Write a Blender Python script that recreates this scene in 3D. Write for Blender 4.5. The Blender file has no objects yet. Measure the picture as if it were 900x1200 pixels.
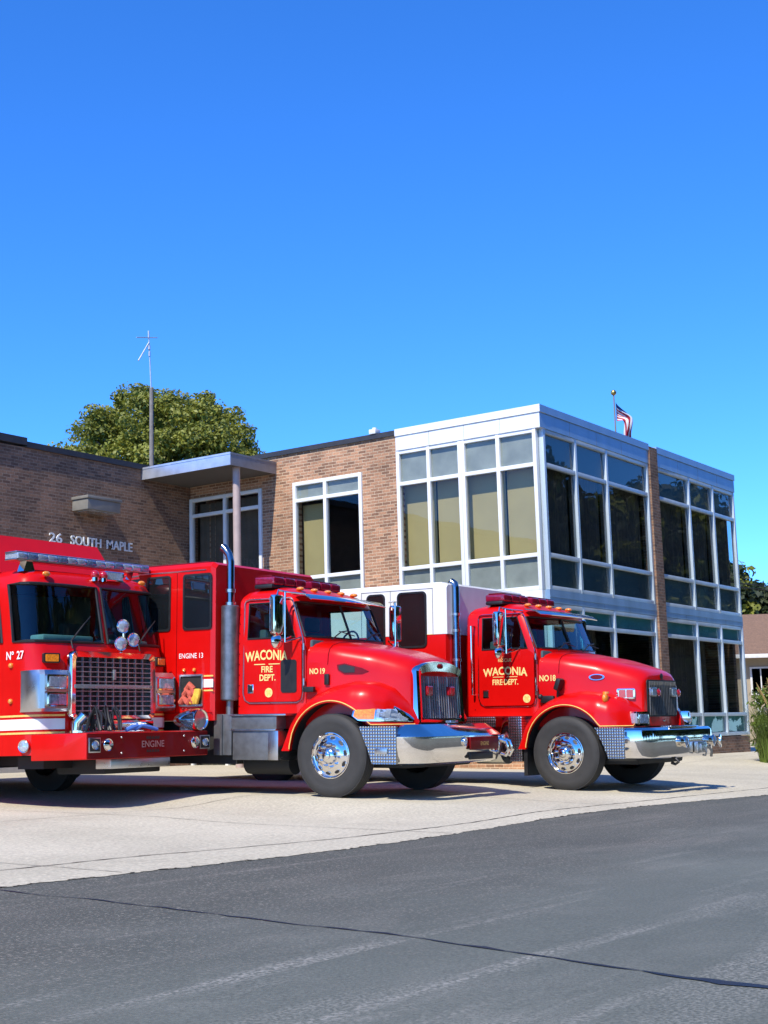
import bpy, bmesh, math, random
import numpy as np
from mathutils import Vector, Matrix
random.seed(7)
RNG = np.random.default_rng(11)
sc = bpy.context.scene
COL = sc.collection
ZO = 1.0                       # world height of the photographer's eye line

# ------------------------------------------------------------------ camera
yaw, pitch, roll = 0.6057521337566637, 0.15835822316248765, -0.02833092758801965
FPX = 1627.2276683816867
Fd = Vector((math.cos(yaw), math.sin(yaw), 0)); Rd = Vector((math.sin(yaw), -math.cos(yaw), 0)); Ud = Vector((0, 0, 1))
F2 = Fd*math.cos(pitch) + Ud*math.sin(pitch); U2 = Ud*math.cos(pitch) - Fd*math.sin(pitch)
R3 = Rd*math.cos(roll) + U2*math.sin(roll); U3 = U2*math.cos(roll) - Rd*math.sin(roll)
CAM = Vector((-24.415847385540307, -13.046200352727537, ZO))
cd = bpy.data.cameras.new('camera'); cam = bpy.data.objects.new('camera', cd); COL.objects.link(cam)
cam.matrix_world = Matrix(((R3.x, U3.x, -F2.x, CAM.x), (R3.y, U3.y, -F2.y, CAM.y), (R3.z, U3.z, -F2.z, CAM.z), (0, 0, 0, 1)))
cd.sensor_fit = 'VERTICAL'; cd.sensor_height = 24.0; cd.lens = FPX/1200*24.0
cd.clip_end = 2000; cd.clip_start = 0.1
sc.camera = cam

# ------------------------------------------------------------------ sky and sun
LIGHT = Vector((.85, .116, -1.0)).normalized()       # the way the sunlight travels
SUN_EL = math.asin(-LIGHT.z); SUN_AZ = math.atan2(-LIGHT.x, -LIGHT.y)   # clockwise from +Y
w = bpy.data.worlds.new('World'); sc.world = w; w.use_nodes = True
nt = w.node_tree; nt.nodes.clear()
sky = nt.nodes.new('ShaderNodeTexSky'); sky.sky_type = 'NISHITA'; sky.sun_disc = False
sky.sun_elevation = SUN_EL; sky.sun_rotation = SUN_AZ
sky.air_density = 0.69; sky.dust_density = 0.0; sky.ozone_density = 6.0
hs = nt.nodes.new('ShaderNodeHueSaturation'); hs.inputs['Saturation'].default_value = 1.17; hs.inputs['Hue'].default_value = 0.5
bg = nt.nodes.new('ShaderNodeBackground'); bg.inputs['Strength'].default_value = 0.15
wo = nt.nodes.new('ShaderNodeOutputWorld')
tn = nt.nodes.new('ShaderNodeVectorMath'); tn.operation = 'MULTIPLY'; tn.inputs[1].default_value = (.98, 1.42, 1.90)
nt.links.new(sky.outputs[0], hs.inputs['Color']); nt.links.new(hs.outputs[0], tn.inputs[0]); nt.links.new(tn.outputs[0], bg.inputs[0]); nt.links.new(bg.outputs[0], wo.inputs[0])
sd = bpy.data.lights.new('sun', 'SUN'); sd.energy = 5.0; sd.angle = math.radians(.53); sd.color = (1, .93, .80)
so = bpy.data.objects.new('sun', sd); COL.objects.link(so); so.rotation_euler = LIGHT.to_track_quat('-Z', 'Y').to_euler(); so.location = (-20, -5, 30)
sc.view_settings.view_transform = 'Standard'; sc.view_settings.look = 'None'; sc.view_settings.gamma = 1; sc.view_settings.use_curve_mapping = False
sc.view_settings.exposure = 0.26
sc.render.engine = 'CYCLES'
sc.cycles.max_bounces = 8; sc.cycles.transparent_max_bounces = 12

# ------------------------------------------------------------------ materials
def newmat(name):
    m = bpy.data.materials.new(name); m.use_nodes = True
    return m, m.node_tree, m.node_tree.nodes['Principled BSDF']
def nd(t, kind, **kw):
    n = t.nodes.new(kind)
    for k, v in kw.items():
        if hasattr(n, k): setattr(n, k, v)
        else: n.inputs[k].default_value = v
    return n
def mat(name, c, rough=.5, metal=0., coat=0., var=.12, scale=6., bump=0., bscale=80., spec=.5, stretch=None):
    m, t, b = newmat(name)
    b.inputs['Roughness'].default_value = rough; b.inputs['Metallic'].default_value = metal
    b.inputs['Coat Weight'].default_value = coat; b.inputs['Coat Roughness'].default_value = .04
    b.inputs['Specular IOR Level'].default_value = spec
    tc = nd(t, 'ShaderNodeTexCoord')
    n = nd(t, 'ShaderNodeTexNoise', Scale=scale, Detail=6.0)
    if stretch:
        mp = nd(t, 'ShaderNodeMapping'); mp.inputs['Scale'].default_value = stretch; t.links.new(tc.outputs['Object'], mp.inputs['Vector']); t.links.new(mp.outputs[0], n.inputs['Vector'])
    else: t.links.new(tc.outputs['Object'], n.inputs['Vector'])
    r = nd(t, 'ShaderNodeValToRGB'); e = r.color_ramp.elements
    e[0].position = .3; e[1].position = .7
    e[0].color = (*[max(0, x*(1-var)) for x in c], 1); e[1].color = (*[min(1, x*(1+var)) for x in c], 1)
    t.links.new(n.outputs['Fac'], r.inputs['Fac']); t.links.new(r.outputs['Color'], b.inputs['Base Color'])
    mr = nd(t, 'ShaderNodeMapRange'); mr.inputs['To Min'].default_value = max(.02, rough*.8); mr.inputs['To Max'].default_value = min(1, rough*1.25+.01)
    t.links.new(n.outputs['Fac'], mr.inputs['Value']); t.links.new(mr.outputs[0], b.inputs['Roughness'])
    if bump:
        n2 = nd(t, 'ShaderNodeTexNoise', Scale=bscale, Detail=4.0); t.links.new(tc.outputs['Object'], n2.inputs['Vector'])
        bp = nd(t, 'ShaderNodeBump', Strength=bump, Distance=.01)
        t.links.new(n2.outputs['Fac'], bp.inputs['Height']); t.links.new(bp.outputs[0], b.inputs['Normal'])
    return m
M = {}
M['red'] = mat('red_paint', (.56, .003, .002), .30, coat=.22, spec=.25, var=.06, scale=3)
M['deep_and_shaded_red'] = mat('deep_and_shaded_red_paint', (.15, .002, .003), .3, coat=.12, spec=.18, var=.08)  # deep red parts; on the engine's bumper face, shade painted into its red
M['maroonlens'] = mat('maroon_lens', (.22, .006, .03), .12, coat=1., var=.3, scale=22)
M['redlens'] = mat('red_lens', (.42, .01, .02), .12, coat=1., var=.2, scale=30)
M['amber'] = mat('amber_lens', (.85, .24, .02), .15, coat=1., var=.3, scale=40)
M['white'] = mat('white_paint', (.78, .78, .77), .35, coat=.5, var=.04)
M['cream'] = mat('reflective_white_stripe', (.75, .75, .74), .4, var=.04)
M['gold'] = mat('gold_leaf', (.85, .52, .14), .4, var=.15, scale=30)
M['goldpale'] = mat('pale_gold_leaf', (.84, .62, .22), .4, var=.1, scale=30)
M['chrome'] = mat('chrome', (.76, .735, .70), .06, 1., var=.05)
M['steel'] = mat('stainless_steel', (.55, .56, .57), .28, 1., var=.1)
M['dullsteel'] = mat('dull_steel', (.19, .195, .20), .42, .7, var=.15, scale=12)
M['perf'] = mat('exhaust_shield', (.20, .20, .21), .38, .8, var=.25, scale=10)
M['black'] = mat('black_plastic', (.012, .012, .013), .45, var=.2)
M['rubber'] = mat('tyre_rubber', (.030, .029, .028), .72, var=.25, scale=5, bump=.15, bscale=60)
M['chassis'] = mat('chassis_black', (.012, .012, .012), .7, var=.3)
M['interior'] = mat('cab_interior_grey', (.05, .075, .09), .8, var=.2)
M['dash'] = mat('teal_grey_dash_cover', (.16, .27, .28), .8, var=.15)
M['lens'] = mat('clear_lamp_lens', (.50, .58, .70), .08, .5, coat=1., var=.25, scale=45)
M['bluelens'] = mat('headlamp_glass', (.18, .26, .40), .06, .4, coat=1., var=.4, scale=35)
M['frame'] = mat('white_window_frame', (.74, .76, .76), .38, var=.09, scale=2.5, stretch=(1, 1, .12))
M['grillebar'] = mat('grille_bar_metal', (.30, .31, .33), .25, .5, var=.1)
M['seam'] = mat('seam_sealant', (.22, .23, .24), .7)
M['alu'] = mat('sky_tinted_aluminium_fascia', (.25, .39, .55), .34, .3, var=.12, scale=2.5, stretch=(1, 1, .12))  # the sky's blue reflection is put into the base colour
M['frame_shaded'] = mat('shaded_white_frame', (.50, .58, .63), .38, .25, var=.10, scale=2.5, stretch=(1, 1, .12))  # street side copy of the white frame, its bluish shade put into the colour
M['bluepanel'] = mat('dark_teal_spandrel', (.014, .045, .065), .4, var=.2, scale=2)
M['canopy'] = mat('canopy_metal', (.60, .62, .66), .3, .6, var=.12, scale=4)
M['canopyside'] = mat('canopy_side_metal', (.22, .22, .23), .4, .3, var=.1)
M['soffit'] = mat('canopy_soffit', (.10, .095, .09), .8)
M['coping'] = mat('dark_coping', (.030, .028, .030), .5, var=.2)
M['pink'] = mat('column_paint', (.42, .33, .30), .55, var=.08)
M['blind'] = mat('khaki_roller_blind', (.40, .34, .17), .8, var=.05, scale=2)
M['darkblind'] = mat('brown_curtain', (.105, .090, .075), .85, var=.2, scale=3)
M['spandrel'] = mat('grey_spandrel_panel', (.30, .33, .32), .5, var=.16, scale=3)
M['tealpanel'] = mat('teal_spandrel_panel', (.025, .21, .26), .4, var=.15, scale=2)
M['inner'] = mat('interior_wall', (.09, .085, .08), .9)
M['roofing'] = mat('roof_membrane', (.12, .12, .12), .9)
M['lampgrey'] = mat('wall_lamp_grey', (.20, .19, .165), .5, var=.1)
M['wood'] = mat('weathered_pole', (.20, .18, .165), .85, var=.25, scale=8, bump=.3)
M['thinmetal'] = mat('antenna_metal', (.55, .57, .6), .4, .6)
M['bark'] = mat('bark', (.10, .075, .05), .9, var=.3, scale=5, bump=.5, bscale=20)
M['shingle'] = mat('roof_shingle', (.20, .12, .075), .9, var=.25, scale=14, bump=.4, bscale=30)
M['siding'] = mat('tan_siding', (.36, .30, .22), .7, var=.06)
M['gutter'] = mat('white_gutter', (.7, .7, .68), .5)
M['garage'] = mat('garage_door', (.5, .5, .48), .5)
M['hosered'] = mat('red_hose', (.55, .10, .06), .8, var=.2, scale=20, bump=.4)
M['hoseyellow'] = mat('yellow_hose', (.75, .45, .05), .8, var=.15, scale=20, bump=.4)
M['bluestrap'] = mat('blue_strap', (.06, .16, .5), .6)
M['beige'] = mat('beige_fabric', (.5, .42, .28), .9)
M['flagred'] = mat('flag_red', (.50, .02, .035), .8); M['flagwhite'] = mat('flag_white', (.78, .78, .78), .8); M['flagblue'] = mat('flag_blue', (.03, .04, .16), .8)
M['ball'] = mat('gilt_ball', (.65, .42, .12), .25, .9)

def leafmat(name, c):
    m, t, b = newmat(name)
    b.inputs['Roughness'].default_value = .55
    g = nd(t, 'ShaderNodeNewGeometry')
    n = nd(t, 'ShaderNodeTexNoise', Scale=1.3, Detail=5.0); t.links.new(g.outputs['Position'], n.inputs['Vector'])
    r = nd(t, 'ShaderNodeValToRGB'); e = r.color_ramp.elements
    e[0].position = .35; e[1].position = .68
    e[0].color = (*[x*.7 for x in c], 1); e[1].color = (c[0]*1.45, c[1]*1.3, c[2]*1.2, 1)
    t.links.new(n.outputs['Fac'], r.inputs['Fac']); t.links.new(r.outputs['Color'], b.inputs['Base Color'])
    tr = nd(t, 'ShaderNodeBsdfTranslucent'); t.links.new(r.outputs['Color'], tr.inputs['Color'])
    mx = nd(t, 'ShaderNodeMixShader'); mx.inputs[0].default_value = .3
    t.links.new(b.outputs[0], mx.inputs[1]); t.links.new(tr.outputs[0], mx.inputs[2])
    t.links.new(mx.outputs[0], t.nodes['Material Output'].inputs['Surface'])
    return m
M['leaf'] = leafmat('maple_leaf', (.205, .232, .032)); M['leafdark'] = leafmat('dark_leaf', (.035, .055, .022))
M['grassblade'] = leafmat('grass_blade', (.12, .19, .03)); M['plume'] = leafmat('grass_plume', (.42, .32, .14))

def glassmat(name, tint, base=.04, rough=.01):
    m, t, b = newmat(name); t.nodes.remove(b)
    tr = nd(t, 'ShaderNodeBsdfTransparent'); tr.inputs['Color'].default_value = (*tint, 1)
    gl = nd(t, 'ShaderNodeBsdfGlossy'); gl.inputs['Roughness'].default_value = rough; gl.inputs['Color'].default_value = (.95, .97, 1, 1)
    lw = nd(t, 'ShaderNodeLayerWeight'); lw.inputs['Blend'].default_value = .5
    pw = nd(t, 'ShaderNodeMath', operation='POWER'); pw.inputs[1].default_value = 5.0; t.links.new(lw.outputs['Facing'], pw.inputs[0])
    fr = nd(t, 'ShaderNodeMath', operation='MULTIPLY_ADD'); fr.inputs[1].default_value = .95-base; fr.inputs[2].default_value = base; t.links.new(pw.outputs[0], fr.inputs[0])
    # slight waviness of real panes
    tc = nd(t, 'ShaderNodeTexCoord'); n = nd(t, 'ShaderNodeTexNoise', Scale=1.2, Detail=1.0); t.links.new(tc.outputs['Object'], n.inputs['Vector'])
    bp = nd(t, 'ShaderNodeBump', Strength=.05, Distance=.05); t.links.new(n.outputs['Fac'], bp.inputs['Height'])
    t.links.new(bp.outputs[0], gl.inputs['Normal'])
    mx = nd(t, 'ShaderNodeMixShader'); t.links.new(fr.outputs[0], mx.inputs[0])
    t.links.new(tr.outputs[0], mx.inputs[1]); t.links.new(gl.outputs[0], mx.inputs[2])
    t.links.new(mx.outputs[0], t.nodes['Material Output'].inputs['Surface'])
    return m
M['glass'] = glassmat('station_glass', (.80, .82, .78)); M['tintglass'] = glassmat('tinted_station_glass', (.60, .63, .62), .03)
M['cabglass'] = glassmat('cab_glass', (.60, .80, .78)); M['darkglass'] = glassmat('dark_tinted_glass', (.10, .11, .12))

def brickmat(name, axis, c1, c2, mortar):
    m, t, b = newmat(name); b.inputs['Roughness'].default_value = .85
    g = nd(t, 'ShaderNodeNewGeometry'); s = nd(t, 'ShaderNodeSeparateXYZ'); t.links.new(g.outputs['Position'], s.inputs[0])
    cb = nd(t, 'ShaderNodeCombineXYZ'); t.links.new(s.outputs[axis], cb.inputs['X']); t.links.new(s.outputs['Z'], cb.inputs['Y'])
    br = nd(t, 'ShaderNodeTexBrick'); br.inputs['Scale'].default_value = 1.0
    br.inputs['Brick Width'].default_value = .205; br.inputs['Row Height'].default_value = .0677; br.inputs['Mortar Size'].default_value = .0075
    br.inputs['Mortar Smooth'].default_value = .1; br.inputs['Bias'].default_value = 0.0
    br.inputs['Color1'].default_value = (*c1, 1); br.inputs['Color2'].default_value = (*c2, 1); br.inputs['Mortar'].default_value = (*mortar, 1)
    t.links.new(cb.outputs[0], br.inputs['Vector'])
    n = nd(t, 'ShaderNodeTexNoise', Scale=1.1, Detail=6.0); t.links.new(g.outputs['Position'], n.inputs['Vector'])
    n2 = nd(t, 'ShaderNodeTexNoise', Scale=28.0, Detail=4.0); t.links.new(g.outputs['Position'], n2.inputs['Vector'])
    ad = nd(t, 'ShaderNodeMath', operation='ADD'); t.links.new(n.outputs['Fac'], ad.inputs[0]); t.links.new(n2.outputs['Fac'], ad.inputs[1])
    mr = nd(t, 'ShaderNodeMapRange'); mr.inputs['From Min'].default_value = .7; mr.inputs['From Max'].default_value = 1.3; mr.inputs['To Min'].default_value = .66; mr.inputs['To Max'].default_value = 1.28
    t.links.new(ad.outputs[0], mr.inputs['Value'])
    mu = nd(t, 'ShaderNodeVectorMath', operation='SCALE'); t.links.new(br.outputs['Color'], mu.inputs[0]); t.links.new(mr.outputs[0], mu.inputs['Scale'])
    t.links.new(mu.outputs[0], b.inputs['Base Color'])
    iv = nd(t, 'ShaderNodeMath', operation='SUBTRACT'); iv.inputs[0].default_value = 1; t.links.new(br.outputs['Fac'], iv.inputs[1])
    bp = nd(t, 'ShaderNodeBump', Strength=.8, Distance=.012); t.links.new(iv.outputs[0], bp.inputs['Height']); t.links.new(bp.outputs[0], b.inputs['Normal'])
    return m
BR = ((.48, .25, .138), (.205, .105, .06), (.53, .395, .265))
M['brickY'] = brickmat('brick_side', 'Y', *BR); M['brickX'] = brickmat('brick_front_shaded', 'X', (.275, .150, .088), (.125, .070, .045), (.27, .20, .145))  # front brick: same brick, darkened in its colours for the grazing light

def diamondmat(name):
    m, t, b = newmat(name); b.inputs['Metallic'].default_value = 1; b.inputs['Roughness'].default_value = .25; b.inputs['Base Color'].default_value = (.6, .61, .62, 1)
    tc = nd(t, 'ShaderNodeTexCoord'); mp = nd(t, 'ShaderNodeMapping'); mp.inputs['Scale'].default_value = (26, .01, 26); t.links.new(tc.outputs['Object'], mp.inputs['Vector'])
    ck = nd(t, 'ShaderNodeTexVoronoi'); ck.distance = 'CHEBYCHEV'; ck.inputs['Randomness'].default_value = 0; ck.inputs['Scale'].default_value = 1.0
    t.links.new(mp.outputs[0], ck.inputs['Vector'])
    r = nd(t, 'ShaderNodeValToRGB'); e = r.color_ramp.elements; e[0].position = .30; e[1].position = .44; e[0].color = (.66, .67, .68, 1); e[1].color = (.20, .205, .21, 1)
    t.links.new(ck.outputs['Distance'], r.inputs['Fac']); t.links.new(r.outputs['Color'], b.inputs['Base Color'])
    bp = nd(t, 'ShaderNodeBump', Strength=.8, Distance=.01); bp.invert = True; t.links.new(ck.outputs['Distance'], bp.inputs['Height']); t.links.new(bp.outputs[0], b.inputs['Normal'])
    return m
M['diamond'] = diamondmat('diamond_plate')

def groundmat(name, c1, c2, fine, streak=None, rough=.85):
    m, t, b = newmat(name); b.inputs['Roughness'].default_value = rough
    g = nd(t, 'ShaderNodeNewGeometry')
    n1 = nd(t, 'ShaderNodeTexNoise', Scale=.35, Detail=8.0, Roughness=.62); t.links.new(g.outputs['Position'], n1.inputs['Vector'])
    r = nd(t, 'ShaderNodeValToRGB'); e = r.color_ramp.elements; e[0].position = .32; e[1].position = .68; e[0].color = (*c1, 1); e[1].color = (*c2, 1)
    t.links.new(n1.outputs['Fac'], r.inputs['Fac'])
    n2 = nd(t, 'ShaderNodeTexNoise', Scale=fine, Detail=3.0, Roughness=.7); t.links.new(g.outputs['Position'], n2.inputs['Vector'])
    mr = nd(t, 'ShaderNodeMapRange'); mr.inputs['From Min'].default_value = .3; mr.inputs['From Max'].default_value = .7; mr.inputs['To Min'].default_value = .72; mr.inputs['To Max'].default_value = 1.3
    t.links.new(n2.outputs['Fac'], mr.inputs['Value'])
    mu = nd(t, 'ShaderNodeVectorMath', operation='SCALE'); t.links.new(r.outputs['Color'], mu.inputs[0]); t.links.new(mr.outputs[0], mu.inputs['Scale'])
    col = mu.outputs[0]
    if streak:
        for (sx, sy, rot, lo, hi, sc_, amt) in streak['list']:
            mp = nd(t, 'ShaderNodeMapping'); mp.inputs['Rotation'].default_value = (0, 0, rot); mp.inputs['Scale'].default_value = (sx, sy, 1); t.links.new(g.outputs['Position'], mp.inputs['Vector'])
            n3 = nd(t, 'ShaderNodeTexNoise', Scale=1.0, Detail=7.0, Roughness=.65); t.links.new(mp.outputs[0], n3.inputs['Vector'])
            m3 = nd(t, 'ShaderNodeMapRange'); m3.inputs['From Min'].default_value = lo; m3.inputs['From Max'].default_value = hi; t.links.new(n3.outputs['Fac'], m3.inputs['Value'])
            n4 = nd(t, 'ShaderNodeTexNoise', Scale=sc_, Detail=2.0); t.links.new(g.outputs['Position'], n4.inputs['Vector'])
            m4 = nd(t, 'ShaderNodeMapRange'); m4.inputs['From Min'].default_value = .44; m4.inputs['From Max'].default_value = .62; m4.inputs['To Max'].default_value = amt; t.links.new(n4.outputs['Fac'], m4.inputs['Value'])
            ml = nd(t, 'ShaderNodeMath', operation='MULTIPLY'); t.links.new(m3.outputs[0], ml.inputs[0]); t.links.new(m4.outputs[0], ml.inputs[1])
            mx = nd(t, 'ShaderNodeMix', data_type='RGBA'); t.links.new(ml.outputs[0], mx.inputs[0]); t.links.new(col, mx.inputs[6]); mx.inputs[7].default_value = (*streak['color'], 1)
            col = mx.outputs[2]
    if streak and 'lane' in streak:
        s_ = nd(t, 'ShaderNodeSeparateXYZ'); t.links.new(g.outputs['Position'], s_.inputs[0])
        nw = nd(t, 'ShaderNodeTexNoise', Scale=.8, Detail=4.0); t.links.new(g.outputs['Position'], nw.inputs['Vector'])
        ad = nd(t, 'ShaderNodeMath', operation='MULTIPLY_ADD'); ad.inputs[1].default_value = 3.0; t.links.new(nw.outputs['Fac'], ad.inputs[0]); t.links.new(s_.outputs['Y'], ad.inputs[2])
        lm = nd(t, 'ShaderNodeMapRange'); lm.inputs['From Min'].default_value = -8.2; lm.inputs['From Max'].default_value = -5.8; t.links.new(ad.outputs[0], lm.inputs['Value'])
        dk = nd(t, 'ShaderNodeMix', data_type='RGBA', blend_type='MULTIPLY'); t.links.new(lm.outputs[0], dk.inputs[0]); t.links.new(col, dk.inputs[6]); dk.inputs[7].default_value = (.66, .62, .58, 1)
        n5 = nd(t, 'ShaderNodeTexNoise', Scale=48.0, Detail=5.0, Roughness=.75); t.links.new(g.outputs['Position'], n5.inputs['Vector'])
        m5 = nd(t, 'ShaderNodeMapRange'); m5.inputs['From Min'].default_value = .54; m5.inputs['From Max'].default_value = .66; t.links.new(n5.outputs['Fac'], m5.inputs['Value'])
        m6 = nd(t, 'ShaderNodeMath', operation='MULTIPLY'); t.links.new(m5.outputs[0], m6.inputs[0]); t.links.new(lm.outputs[0], m6.inputs[1])
        m7 = nd(t, 'ShaderNodeMath', operation='MULTIPLY_ADD'); m7.inputs[1].default_value = .75; t.links.new(m6.outputs[0], m7.inputs[0]); m8 = nd(t, 'ShaderNodeMath', operation='MULTIPLY'); m8.inputs[1].default_value = .18; t.links.new(m5.outputs[0], m8.inputs[0]); t.links.new(m8.outputs[0], m7.inputs[2])
        mx = nd(t, 'ShaderNodeMix', data_type='RGBA'); t.links.new(m7.outputs[0], mx.inputs[0]); t.links.new(dk.outputs[2], mx.inputs[6]); mx.inputs[7].default_value = (.31, .285, .235, 1)
        col = mx.outputs[2]
    t.links.new(col, b.inputs['Base Color'])
    bp = nd(t, 'ShaderNodeBump', Strength=.5, Distance=.006); t.links.new(n2.outputs['Fac'], bp.inputs['Height']); t.links.new(bp.outputs[0], b.inputs['Normal'])
    return m
M['asphalt'] = groundmat('asphalt', (.088, .098, .082), (.114, .124, .104), 60.,
    dict(lane=1, color=(.36, .345, .31), list=[(.22, 1.3, .10, .53, .70, 60., .5), (.30, .9, -.22, .55, .72, 90., .45), (.16, 2.6, -.05, .56, .68, 45., .7), (.8, .9, .5, .50, .80, 130., .4)]))
M['concrete'] = groundmat('concrete', (.415, .378, .285), (.535, .488, .375), 30.,
    dict(color=(.30, .25, .20), list=[(.5, .5, 0, .56, .80, 20., .6), (1.6, .3, .05, .60, .74, 9., .35)]))
M['joint'] = mat('joint_dirt', (.10, .085, .065), .95, var=.4, scale=9)
M['tar'] = mat('crack_tar', (.014, .015, .017), .55, var=.3, scale=20)
M['lawn'] = groundmat('lawn', (.05, .075, .02), (.09, .11, .035), 20.)

# ------------------------------------------------------------------ mesh helpers
def V(*a): return Vector(a)
class MB:
    def __init__(s): s.v = []; s.f = []; s.m = []
    def add(s, vs, fs, m=0):
        o = len(s.v); s.v += [tuple(p) for p in vs]
        s.f += [tuple(i+o for i in f) for f in fs]; s.m += [m]*len(fs); return s
    def box(s, x0, x1, y0, y1, z0, z1, bev=0., m=0, rot=None, seg=2):
        x0, x1 = sorted((x0, x1)); y0, y1 = sorted((y0, y1)); z0, z1 = sorted((z0, z1))
        if not bev and rot is None:
            vs = [(x, y, z) for x in (x0, x1) for y in (y0, y1) for z in (z0, z1)]
            return s.add(vs, [(0, 1, 3, 2), (4, 6, 7, 5), (0, 4, 5, 1), (2, 3, 7, 6), (0, 2, 6, 4), (1, 5, 7, 3)], m)
        bm = bmesh.new(); bmesh.ops.create_cube(bm, size=1.0)
        for v in bm.verts: v.co = Vector((v.co.x*(x1-x0), v.co.y*(y1-y0), v.co.z*(z1-z0)))
        if bev: bmesh.ops.bevel(bm, geom=bm.edges[:], offset=min(bev, .49*min(x1-x0, y1-y0, z1-z0)), segments=seg, profile=.6, affect='EDGES')
        c = Vector(((x0+x1)/2, (y0+y1)/2, (z0+z1)/2)); R = rot.to_matrix() if rot is not None else Matrix.Identity(3)
        bm.verts.index_update()
        s.add([R @ v.co + c for v in bm.verts], [[v.index for v in f.verts] for f in bm.faces], m); bm.free(); return s
    def loft(s, secs, closed=True, caps=True, m=0, skip=None):
        n = len(secs[0]); vs = [p for q in secs for p in q]; fs = []
        for i in range(len(secs)-1):
            for j in range(n if closed else n-1):
                if skip and skip(i, j): continue
                k = (j+1) % n; fs.append((i*n+j, i*n+k, (i+1)*n+k, (i+1)*n+j))
        if caps:
            fs.append(tuple(range(n-1, -1, -1))); fs.append(tuple((len(secs)-1)*n+j for j in range(n)))
        return s.add(vs, fs, m)
    def tube(s, pts, r, n=8, m=0, closed=False):
        pts = [Vector(p) for p in pts]; secs = []; up = Vector((0, 0, 1)); prev = None
        for i, p in enumerate(pts):
            a = pts[i-1] if (i or closed) else p; b = pts[(i+1) % len(pts)] if (i < len(pts)-1 or closed) else p
            d = (b-a).normalized()
            if prev is None: e = d.orthogonal().normalized()
            else:
                e = prev - d*prev.dot(d); e = e.normalized() if e.length > 1e-6 else d.orthogonal().normalized()
            prev = e; f = d.cross(e); rr = r[i] if isinstance(r, (list, tuple)) else r
            secs.append([p + (e*math.cos(2*math.pi*k/n) + f*math.sin(2*math.pi*k/n))*rr for k in range(n)])
        if closed: secs.append(secs[0]); return s.loft(secs, caps=False, m=m)
        return s.loft(secs, m=m)
    def lathe(s, prof, o, axis, n=40, m=0, caps=False):
        """prof: (distance along axis, radius)"""
        o = Vector(o); a = Vector(axis).normalized(); e = a.orthogonal().normalized(); f = a.cross(e)
        secs = [[o + a*t + (e*math.cos(2*math.pi*k/n) + f*math.sin(2*math.pi*k/n))*max(r, 1e-4) for k in range(n)] for t, r in prof]
        return s.loft(secs, caps=caps, m=m)
    def cyl(s, o, axis, r, l, n=20, m=0, bev=.0):
        if bev: return s.lathe([(0, 0), (0, r-bev), (bev, r), (l-bev, r), (l, r-bev), (l, 0)], o, axis, n, m)
        return s.lathe([(0, 0), (0, r), (l, r), (l, 0)], o, axis, n, m)
    def sphere(s, o, r, n=16, m=0, sx=1, sy=1, sz=1):
        secs = [[Vector(o)+Vector((r*sx*math.sin(t)*math.cos(2*math.pi*k/n), r*sy*math.sin(t)*math.sin(2*math.pi*k/n), r*sz*math.cos(t))) for k in range(n)] for t in [math.pi*i/10*.998+.003 for i in range(11)]]
        return s.loft(secs, m=m)
    def prism(s, outline, fn0, fn1, m=0):
        """outline 2D points; fn0 / fn1 map (u, v) to the two end faces"""
        return s.loft([[fn0(*p) for p in outline], [fn1(*p) for p in outline]], m=m)
def put(name, mb, m, parent=None, smooth=35, loc=None):
    me = bpy.data.meshes.new(name); me.from_pydata(mb.v, [], mb.f); me.update()
    bm = bmesh.new(); bm.from_mesh(me); bmesh.ops.recalc_face_normals(bm, faces=bm.faces[:]); bm.to_mesh(me); bm.free()
    for mm in (m if isinstance(m, (list, tuple)) else [m]): me.materials.append(M[mm] if isinstance(mm, str) else mm)
    if any(mb.m): me.polygons.foreach_set('material_index', mb.m)
    if smooth:
        me.polygons.foreach_set('use_smooth', [True]*len(me.polygons)); me.set_sharp_from_angle(angle=math.radians(smooth))
    o = bpy.data.objects.new(name, me); COL.objects.link(o)
    if parent is not None: o.parent = parent
    if loc is not None: o.location = loc
    return o
def tag(o, label, cat, group=None, kind=None):
    if label: o['label'] = label
    if cat: o['category'] = cat
    if group: o['group'] = group
    if kind: o['kind'] = kind
    return o
def thing(name, label, cat, loc=(0, 0, 0), rz=0., group=None):
    o = bpy.data.objects.new(name, None); COL.objects.link(o); o.location = loc; o.rotation_euler = (0, 0, rz); o.empty_display_size = .3
    return tag(o, label, cat, group)
_tc = {}
def text(body, h, off=.0, ext=.004, wid=1., sp=1.):
    """letters as a mesh: verts centred in x on the baseline z=0, cap height h"""
    cu = bpy.data.curves.new('letters', 'FONT'); cu.body = body; cu.size = 1.0; cu.extrude = .0; cu.offset = off; cu.align_x = 'CENTER'; cu.resolution_u = 3; cu.space_character = sp
    o = bpy.data.objects.new('letters', cu); COL.objects.link(o)
    dg = bpy.context.evaluated_depsgraph_get(); me = bpy.data.meshes.new_from_object(o.evaluated_get(dg))
    k = h/.70
    vs = [(v.co.x*k*wid, v.co.y*k) for v in me.vertices]; fs = [tuple(p.vertices) for p in me.polygons]
    bpy.data.objects.remove(o); bpy.data.curves.remove(cu); bpy.data.meshes.remove(me)
    return vs, fs
def lettering(mb, body, h, fn, m=0, **kw):
    vs, fs = text(body, h, **kw); mb.add([fn(a, b) for a, b in vs], fs, m); return mb
def rrect(u0, u1, v0, v1, r, n=5):
    pts = []
    for cx, cy, a0 in ((u1-r, v0+r, -90), (u1-r, v1-r, 0), (u0+r, v1-r, 90), (u0+r, v0+r, 180)):
        for k in range(n+1):
            a = math.radians(a0+90*k/n); pts.append((cx+r*math.cos(a), cy+r*math.sin(a)))
    return pts
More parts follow.
